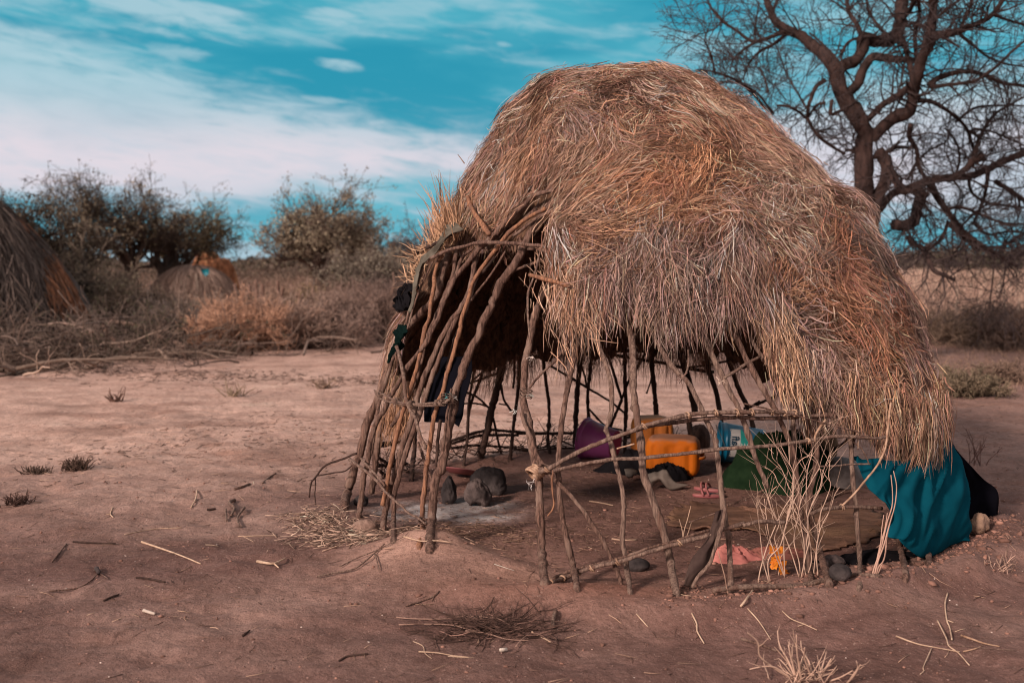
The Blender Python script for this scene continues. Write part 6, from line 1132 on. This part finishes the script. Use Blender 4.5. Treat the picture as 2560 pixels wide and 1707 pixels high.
# ------------------------------------------------------------------ sticks one can count
def stick(name, label, segs, r, col='strip', cat='stick', lift=.005, extra=(), r1=None, arch=0.0, group=None):
    b = MB(); org = None
    for j, sg in enumerate([segs] + list(extra)):
        px = S(*sg); P = np.array([ground(u, v, lift) for u, v in px]); k = len(P); P[:, 2] += arch * np.sin(np.linspace(0, math.pi, k)); C3 = crom(P, .02); rr_ = r * (1 if j == 0 else .7); capped(b, C3, np.linspace(rr_, rr_ * (r1 or .7), len(C3)) * mpp(P[:, 1].mean()), 7, None, .08)
        if org is None: org = C3[0].copy()
    return tag(b.build(name, M[col], origin=org), label, cat, group)
M['pale'] = mat('pale_dry_wood', (.62, .46, .34), (.45, .31, .22), 30, .8, .3)
M['white'] = mat('bleached_wood', (.66, .58, .50), (.5, .42, .36), 30, .7, .3)
stick('stick', 'long straight pale stick on bare sand, lower left of centre', [(15, [(785, 790), (860, 815), (1000, 865), (1112, 912)])], 2.6, 'pale')
stick('twig', 'thin arched pale twig just above the long straight stick', [(15, [(690, 750), (850, 720), (1010, 712)])], 1.3, 'pale')
stick('wood_chip', 'forked yellow piece of split wood lying on the sand', [(15, [(1428, 905), (1470, 912), (1520, 916), (1585, 888)])], 4.2, 'pale', 'wood chip', .01, [[(15, [(1520, 916), (1545, 940)])]], .5)
stick('bone_chip', 'short chunky white chip on the lower left sand', [(15, [(797, 1176), (858, 1194)])], 4.0, 'white', 'chip', .008, r1=.9)
stick('twig', 'short curved whitish twig standing out on the left sand', [(15, [(1092, 505), (1085, 550), (1060, 600)])], 2.2, 'pale')
stick('root', 'twisted grey root piece on the sand left of the doorway', [(15, [(1300, 565), (1272, 578), (1300, 608), (1282, 650)])], 4.5, 'barkgrey', 'root', .012, [[(15, [(1355, 608), (1318, 660), (1328, 712)])], [(15, [(1252, 620), (1256, 680)])]])
stick('stick', 'dark grey stick flat on the sand left of the pale long stick', [(15, [(405, 790), (500, 796), (640, 800)])], 2.6, 'barkdark')
stick('twig', 'bent knotty twig with a thick end, lower left sand', [(15, [(275, 1066), (420, 1050), (500, 1010), (545, 960)])], 2.0, 'bark', extra=[[(15, [(545, 960), (600, 995)])]])
stick('root', 'round knob of root at the end of the bent twig', [(15, [(535, 945), (550, 970)])], 6, 'ashstone', 'root', .012, r1=.9)
stick('stick', 'dark straight stick below the long pale stick', [(15, [(755, 990), (830, 998), (915, 1014)])], 3.2, 'barkdark')
stick('twig', 'thin level pale twig left of the doorway straw', [(15, [(1320, 760), (1430, 757), (1530, 755)])], 1.3, 'pale', extra=[[(15, [(1350, 760), (1405, 790)])]])
stick('twig', 'small three armed pale twig on the left sand', [(15, [(625, 598), (612, 635), (628, 655)])], 1.6, 'pale', extra=[[(15, [(612, 635), (590, 636)])]])
stick('stick', 'dark short stick above the twisted root', [(15, [(1150, 612), (1195, 608)])], 4, 'barkdark')
stick('stick', 'leaning split twig pair on the far left sand', [(15, [(290, 900), (330, 850), (370, 800)])], 2.4, 'bark', extra=[[(15, [(300, 890), (335, 850)])]])
stick('stick', 'dark split stick on the sand above the twisted root', [(15, [(1300, 498), (1345, 485), (1385, 468)])], 4, 'bark')
stick('stick', 'slim slanting stick just right of the dark split stick', [(15, [(1455, 465), (1495, 430), (1530, 408)])], 2.4, 'barkgrey')
stick('stick', 'dark slanting stick below the lower left bent twig', [(15, [(575, 1118), (610, 1100), (660, 1082)])], 3, 'barkdark')
stick('stick', 'dark stick near the bottom, left of centre', [(15, [(1345, 1312), (1365, 1298), (1385, 1282)])], 3.5, 'barkdark')
stick('stick', 'dark curved stick at the bottom left of centre', [(15, [(1880, 1450), (1930, 1425), (2040, 1412)])], 3, 'barkdark')
stick('long_twig', 'long forked twig reaching from the doorway posts over the sand', [(3, [(130, 1282), (300, 1245), (480, 1210), (600, 1130), (710, 1035), (790, 960)])], 2.4, 'barkgrey', 'twig', .012, [[(3, [(350, 1185), (520, 1100), (700, 1030), (860, 950), (1000, 880)])], [(3, [(695, 1060), (715, 1130), (735, 1215)])]])
stick('stick', 'pale stick lying across the foot of the doorway posts', [(3, [(980, 905), (1150, 948), (1300, 945), (1445, 962)])], 2.2, 'pale', lift=.02)
stick('stick', 'short bright yellow split stick by the dark brush heap', [(13, [(1088, 550), (1150, 580), (1225, 622)])], 3.6, 'pale', lift=.012, r1=.5)
stick('wood_chip', 'upright brown wood chip lying near the bright yellow stick', [(13, [(1262, 405), (1245, 450), (1240, 512)])], 6.5, 'barkgrey', 'wood chip', .014, r1=.8)
stick('pebble', 'smooth pale pebble below the dark brush heap', [(13, [(855, 678), (900, 672)])], 5.5, 'white', 'pebble', .01, r1=.9)
stick('twig', 'long thin twig with a bend, bottom centre', [(13, [(255, 680), (400, 690), (500, 710), (620, 720)])], 1.6, 'pale', extra=[[(13, [(215, 605), (285, 640), (300, 690), (350, 730)])]])
stick('twig', 'thin dark branching twig left of the dark brush heap', [(13, [(160, 345), (270, 310), (370, 270), (405, 235)])], 2.2, 'bark', extra=[[(13, [(370, 270), (350, 310)])]])
stick('twig', 'thin pale twig lying inside the hut by the front posts', [(5, [(680, 762), (780, 775), (910, 802)])], 1.6, 'pale')
stick('twig', 'pair of pale slivers on the hut floor beside the middle post', [(5, [(900, 1130), (1000, 1145), (1140, 1140)])], 1.8, 'pale')
stick('twig', 'slim pale twig on the soil ridge right of the wood chip', [(13, [(1855, 402), (1900, 455), (1940, 498)])], 1.6, 'pale')
stick('twig', 'kinked pale twig on the soil in front of the brown cloth strip', [(13, [(2262, 398), (2300, 480), (2300, 530), (2352, 620)])], 2.2, 'pale')
stick('twig', 'thin straight pale twig on the ridge below the ground rail', [(14, [(320, 362), (370, 420), (420, 480), (490, 590)])], 1.6, 'pale')
stick('twig', 'thin kinked twig with a side shoot below the ground rail', [(14, [(575, 380), (640, 438), (740, 480), (830, 522)])], 1.6, 'pale', extra=[[(14, [(690, 492), (750, 478)])]])
stick('twig', 'pale upright kinked twig on the bare slope at the right', [(14, [(1790, 250), (1772, 330), (1785, 450), (1805, 500), (1822, 592)])], 2.2, 'pale', extra=[[(14, [(1790, 450), (1832, 465)])]])
stick('twig', 'pale twig slanting down to the lower right corner', [(14, [(1715, 450), (1780, 580), (1800, 640), (1870, 690), (1950, 780)])], 2.0, 'pale')
stick('twig', 'long level forked twig at the lower right', [(14, [(1412, 565), (1560, 622), (1700, 650), (1880, 682)])], 2.0, 'pale', extra=[[(14, [(1672, 655), (1610, 800), (1620, 820), (1588, 846)])]])
stick('twig', 'knotty twig nearest the lower right corner', [(14, [(1890, 560), (1960, 585), (2060, 620), (2170, 642)])], 2.6, 'strip', extra=[[(14, [(1905, 680), (1990, 660), (2045, 635)])]])
stick('twig', 'very thin long twig across the lower right soil', [(14, [(1700, 618), (1900, 640), (2100, 658), (2290, 670)])], 1.3, 'barkgrey')
stick('stick', 'dark root end lying left of the dry grass tuft', [(14, [(270, 602), (380, 635), (470, 668), (550, 700)])], 4.2, 'bark', lift=.015, r1=.5)
stick('stick', 'short leaning stick in front of the ground rail', [(14, [(270, 358), (320, 290), (368, 220)])], 3, 'pale', lift=.01)
# ------------------------------------------------------------------ tufts, traced
def tuft(name, label, strands, r, col, cat, base, seed=0, rnd_n=0, L=.2, dY=.0, mcol=None, kidn=0, spread=.7, rise=True):
    r_ = np.random.RandomState(seed); b = MB(); g0 = ground(*base); 
    for segs in strands:
        px = S(*segs); g = ground(*px[-1]); Y1 = g[1]; k = len(px); jit = r_.uniform(-.12, .12); P = np.array([at(u, v, Y1 + jit * (1 - i / (k - 1)) ** 1) for i, (u, v) in enumerate(px)]); P[-1] = g; P[:, 2] = np.maximum(P[:, 2], hgt(P[:, 0], P[:, 1])); C3 = crom(P, .02); capped(b, C3, np.linspace(r * .55, r * 1.2, len(C3)) * mpp(Y1), 5, col, .05)
        if kidn:
            i = np.linspace(0, len(C3) - 1, 8).astype(int); Pk, Rk = kids(C3[i][::-1][None], np.linspace(1.0, .6, 8)[None] * r * mpp(Y1), kidn, .32, (20, 50), 5, .12, .08, .7); tubes(b, Pk, Rk, 4, col)
    if rnd_n:
        save_ = globals()['rs']; globals()['rs'] = r_
        p0 = np.tile(g0, (rnd_n, 1)) + r_.normal(size=(rnd_n, 3)) * [.04, .03, 0]; d = norm(np.stack([r_.normal(size=rnd_n) * spread, r_.normal(size=rnd_n) * spread, np.ones(rnd_n)], -1)); P = [p0]; l_ = r_.uniform(.4, 1, (rnd_n, 1)) * L
        for _ in range(4): P.append(P[-1] + d * l_ / 4); d = norm(d + .12 * r_.normal(size=(rnd_n, 3)))
        P = np.stack(P, 1); R = np.tile(np.linspace(1, .5, 5), (rnd_n, 1)) * r * mpp(g0[1]) * .8; tubes(b, P, R, 4, np.array(col) * np.exp(r_.normal(size=(rnd_n, 1)) * .2)); P2, R2 = kids(P, R, 2, .4, (20, 45), 4, .1, .05, .7); tubes(b, P2, R2, 3, col); globals()['rs'] = save_
    return tag(b.build(name, M['twig'], origin=g0), label, cat)
PT = (.56, .40, .31)
st = [[(6, [(190, 455), (300, 590), (400, 720), (480, 860), (480, 1060)]), (8, [(400, 260), (330, 400), (230, 640), (160, 880), (140, 1005)])],
      [(6, [(270, 620), (280, 720), (350, 800), (400, 900), (430, 990), (480, 1100)]), (8, [(440, 300), (400, 500), (390, 620), (400, 950)])], [(6, [(360, 600), (430, 740), (490, 880), (540, 1040)]), (8, [(480, 240), (570, 420), (640, 560), (600, 760), (560, 960)])],
      [(6, [(180, 960), (230, 1080), (260, 1190), (300, 1300)]), (8, [(340, 440), (300, 560), (330, 680), (400, 950)])], [(6, [(800, 350), (720, 450), (680, 560), (665, 680), (620, 860), (610, 1060)]), (8, [(610, 280), (630, 440), (610, 640), (590, 800), (610, 950)])],
      [(6, [(880, 615), (820, 740), (770, 880), (760, 1000)]), (8, [(700, 180), (640, 330), (610, 420), (480, 600), (360, 760), (340, 930)])], [(6, [(660, 690), (560, 740), (490, 850)]), (8, [(480, 0), (470, 200), (400, 480), (350, 650), (240, 780), (250, 1000)])],
      [(6, [(665, 690), (720, 760), (760, 900), (740, 1020)]), (8, [(650, 280), (620, 420), (650, 640), (660, 800), (620, 940)])], [(6, [(935, 1010), (890, 1080), (860, 1180)]), (8, [(840, 300), (760, 450), (720, 600), (700, 760), (680, 930)])],
      [(6, [(850, 700), (830, 900), (850, 990)]), (8, [(800, 200), (750, 330), (740, 500), (710, 700), (725, 940)])], [(6, [(120, 1150), (135, 1260)]), (8, [(150, 450), (170, 640), (190, 800), (245, 1000)])], [(6, [(200, 1120), (215, 1260)]), (8, [(230, 450), (260, 600), (320, 760), (400, 950)])],
      [(6, [(190, 800), (290, 870), (330, 960), (380, 1020), (420, 1080)]), (8, [(520, 260), (560, 460), (590, 640), (590, 860), (612, 950)])], [(6, [(320, 1000), (270, 1050), (240, 1140)]), (8, [(280, 300), (370, 470), (460, 700), (540, 950)])], [(6, [(490, 850), (490, 1020)]), (8, [(480, 300), (560, 560), (590, 700), (660, 900)])],
      [(8, [(790, 500), (740, 620), (700, 760), (690, 930)])], [(8, [(395, 480), (300, 620), (220, 760), (190, 900)])], [(6, [(850, 960), (800, 900), (740, 830)]), (8, [(640, 50), (560, 200), (520, 400), (490, 600), (540, 800), (550, 940)])]]
tuft('dry_twig_bush', 'pale leafless twiggy shrub growing in front of the hut poles', st, 1.4, PT, 'shrub', S((8, [(480, 960)]))[0], 3, 0, kidn=6)
tuft('twig_bunch', 'narrow upright bunch of reddish twigs beside the teal cloth', [[(6, [(1440, 890), (1455, 1050), (1450, 1200)]), (8, [(1400, 420), (1350, 640), (1270, 880), (1265, 930)])], [(6, [(1465, 850), (1495, 1000), (1480, 1180)]), (8, [(1430, 420), (1370, 640), (1310, 800), (1280, 930)])], [(8, [(1405, 320), (1380, 480), (1330, 660), (1280, 920)])],
     [(8, [(1370, 340), (1350, 480), (1340, 620), (1290, 920)])], [(8, [(1440, 380), (1400, 560), (1380, 740), (1310, 920)])], [(8, [(1395, 640), (1370, 780), (1320, 850), (1300, 930)])], [(8, [(1300, 660), (1340, 640), (1320, 780), (1290, 925)])]], 2.0, (.50, .32, .25), 'twigs', S((8, [(1290, 925)]))[0], 4)
tuft('dry_grass_tuft', 'pale dry twiggy tuft at the bottom edge, right of centre', [[(14, [(320, 530), (395, 600), (410, 700), (500, 780), (640, 870)])], [(14, [(540, 515), (555, 620), (620, 740), (680, 880)])], [(14, [(678, 545), (685, 680), (700, 780), (715, 890)])], [(14, [(712, 590), (720, 660), (770, 740), (790, 810), (830, 880)])],
     [(14, [(620, 620), (640, 720), (660, 800), (680, 880)])], [(14, [(655, 610), (650, 740), (690, 880)])], [(14, [(895, 690), (870, 780), (840, 870)])], [(14, [(935, 720), (890, 800), (860, 870)])], [(14, [(965, 790), (920, 850), (890, 900)])], [(14, [(1120, 740), (1130, 790), (1090, 850), (1060, 900)])], [(14, [(1150, 765), (1100, 850), (1050, 905)])],
     [(14, [(550, 720), (600, 770), (660, 860)])], [(14, [(335, 800), (430, 780), (520, 785), (620, 850), (700, 890)])], [(14, [(740, 640), (740, 720), (790, 860)])], [(14, [(840, 740), (860, 820), (850, 890)])], [(14, [(1090, 810), (1000, 860), (920, 890)])]], 2.6, (.50, .34, .26), 'tuft', S((14, [(720, 890)]))[0], 5, 26, .16, kidn=2, spread=.9)
tuft('dry_grass_tuft', 'few pale grass stalks growing beside the front rail', [[(5, [(1675, 800), (1640, 940), (1610, 1040), (1595, 1165)])], [(5, [(1680, 960), (1650, 1060), (1605, 1165)])], [(5, [(1560, 930), (1590, 1040), (1600, 1165)])]], 1.5, (.52, .36, .26), 'tuft', S((5, [(1600, 1165)]))[0], 6)
tuft('grass_stalk', 'pale dry stalk rising from the ridge by the brown strip', [[(5, [(1940, 1240), (1970, 1350), (2010, 1500), (2020, 1568)]), (8, [(-150, 1130)])]], 1.8, (.50, .33, .25), 'stalk', S((8, [(-80, 1110)]))[0], 7)
for (T_k, x, y, n, L, c, lb, sd_) in [(15, 430, 385, 120, .11, (.10, .065, .05), 'small dark dry tuft on the left sand', 11), (15, 200, 405, 60, .07, (.09, .06, .045), 'flat dark dry tuft beside the small dark one at the left', 12), (11, 1130, 1190, 26, .16, (.15, .09, .07), 'small dark dry plant with one tall stem on the far sand', 13),
                                (2, 210, 590, 26, .20, (.28, .20, .15), 'small greenish dry plant on the sand left of the doorway', 14), (11, 2290, 1140, 24, .20, (.28, .21, .15), 'small dry plant midway across the far sand', 15), (15, 90, 578, 60, .09, (.10, .06, .05), 'dark flat tuft at the far left edge', 16), (14, 2170, 75, 22, .10, (.42, .28, .22), 'tiny pale twig tuft on the slope right of the hut', 17),
                                (6, 2260, 790, 10, .30, (.17, .10, .085), 'thin dark upright twigs on the sand beyond the navy cloth', 18)]:
    tuft('dry_plant', lb, [], 2.0, c, 'plant', S((T_k, [(x, y)]))[0], sd_, n, L, spread=.9 if sd_ != 18 else .3)
# dark brush heap at the bottom
r_ = np.random.RandomState(31); rs = r_; b = MB(); g0 = gpos(13, 820, 520); n = 150; p0 = g0 + r_.normal(size=(n, 3)) * [.12, .06, 0]; p0[:, 2] = hgt(p0[:, 0], p0[:, 1]) + .003 + np.abs(r_.normal(size=n)) * .012; d = norm(np.stack([r_.normal(size=n) + .0, r_.normal(size=n) * .45, r_.normal(size=n) * .10], -1)); P = [p0]
for _ in range(4): q_ = P[-1] + d * r_.uniform(.02, .055, (n, 1)); q_[:, 2] = np.maximum(q_[:, 2], hgt(q_[:, 0], q_[:, 1]) + .003); P.append(q_); d = norm(d + .2 * r_.normal(size=(n, 3)))
P = np.stack(P, 1); R = np.tile(np.linspace(.0026, .0012, 5), (n, 1)); tubes(b, P, R, 4, np.array((.105, .062, .05)) * np.exp(r_.normal(size=(n, 1)) * .5)); P2, R2 = kids(P, R, 4, .5); P2[..., 2] = np.maximum(P2[..., 2], hgt(P2[..., 0], P2[..., 1]) + .002); tubes(b, P2, R2, 3, (.10, .06, .048))
for sg in ([(13, [(90, 438), (200, 448), (420, 452), (600, 432), (760, 440), (850, 455), (910, 490)])], [(13, [(110, 495), (300, 490), (500, 497), (600, 525), (680, 542)])], [(13, [(600, 540), (760, 560), (900, 600), (1060, 612)])], [(13, [(970, 655), (1020, 600), (1080, 550)])], [(13, [(430, 605), (500, 560), (640, 545)])]):
    P = np.array([ground(u, v, .012) for u, v in S(*sg)]); C3 = crom(P, .02); capped(b, C3, np.linspace(.0035, .0018, len(C3)), 5, (.30, .19, .15), .06)
rs = save; tag(b.build('brush_heap', M['twig'], origin=g0), 'dark tangled heap of fine twigs on the ground, bottom centre', 'brush pile')
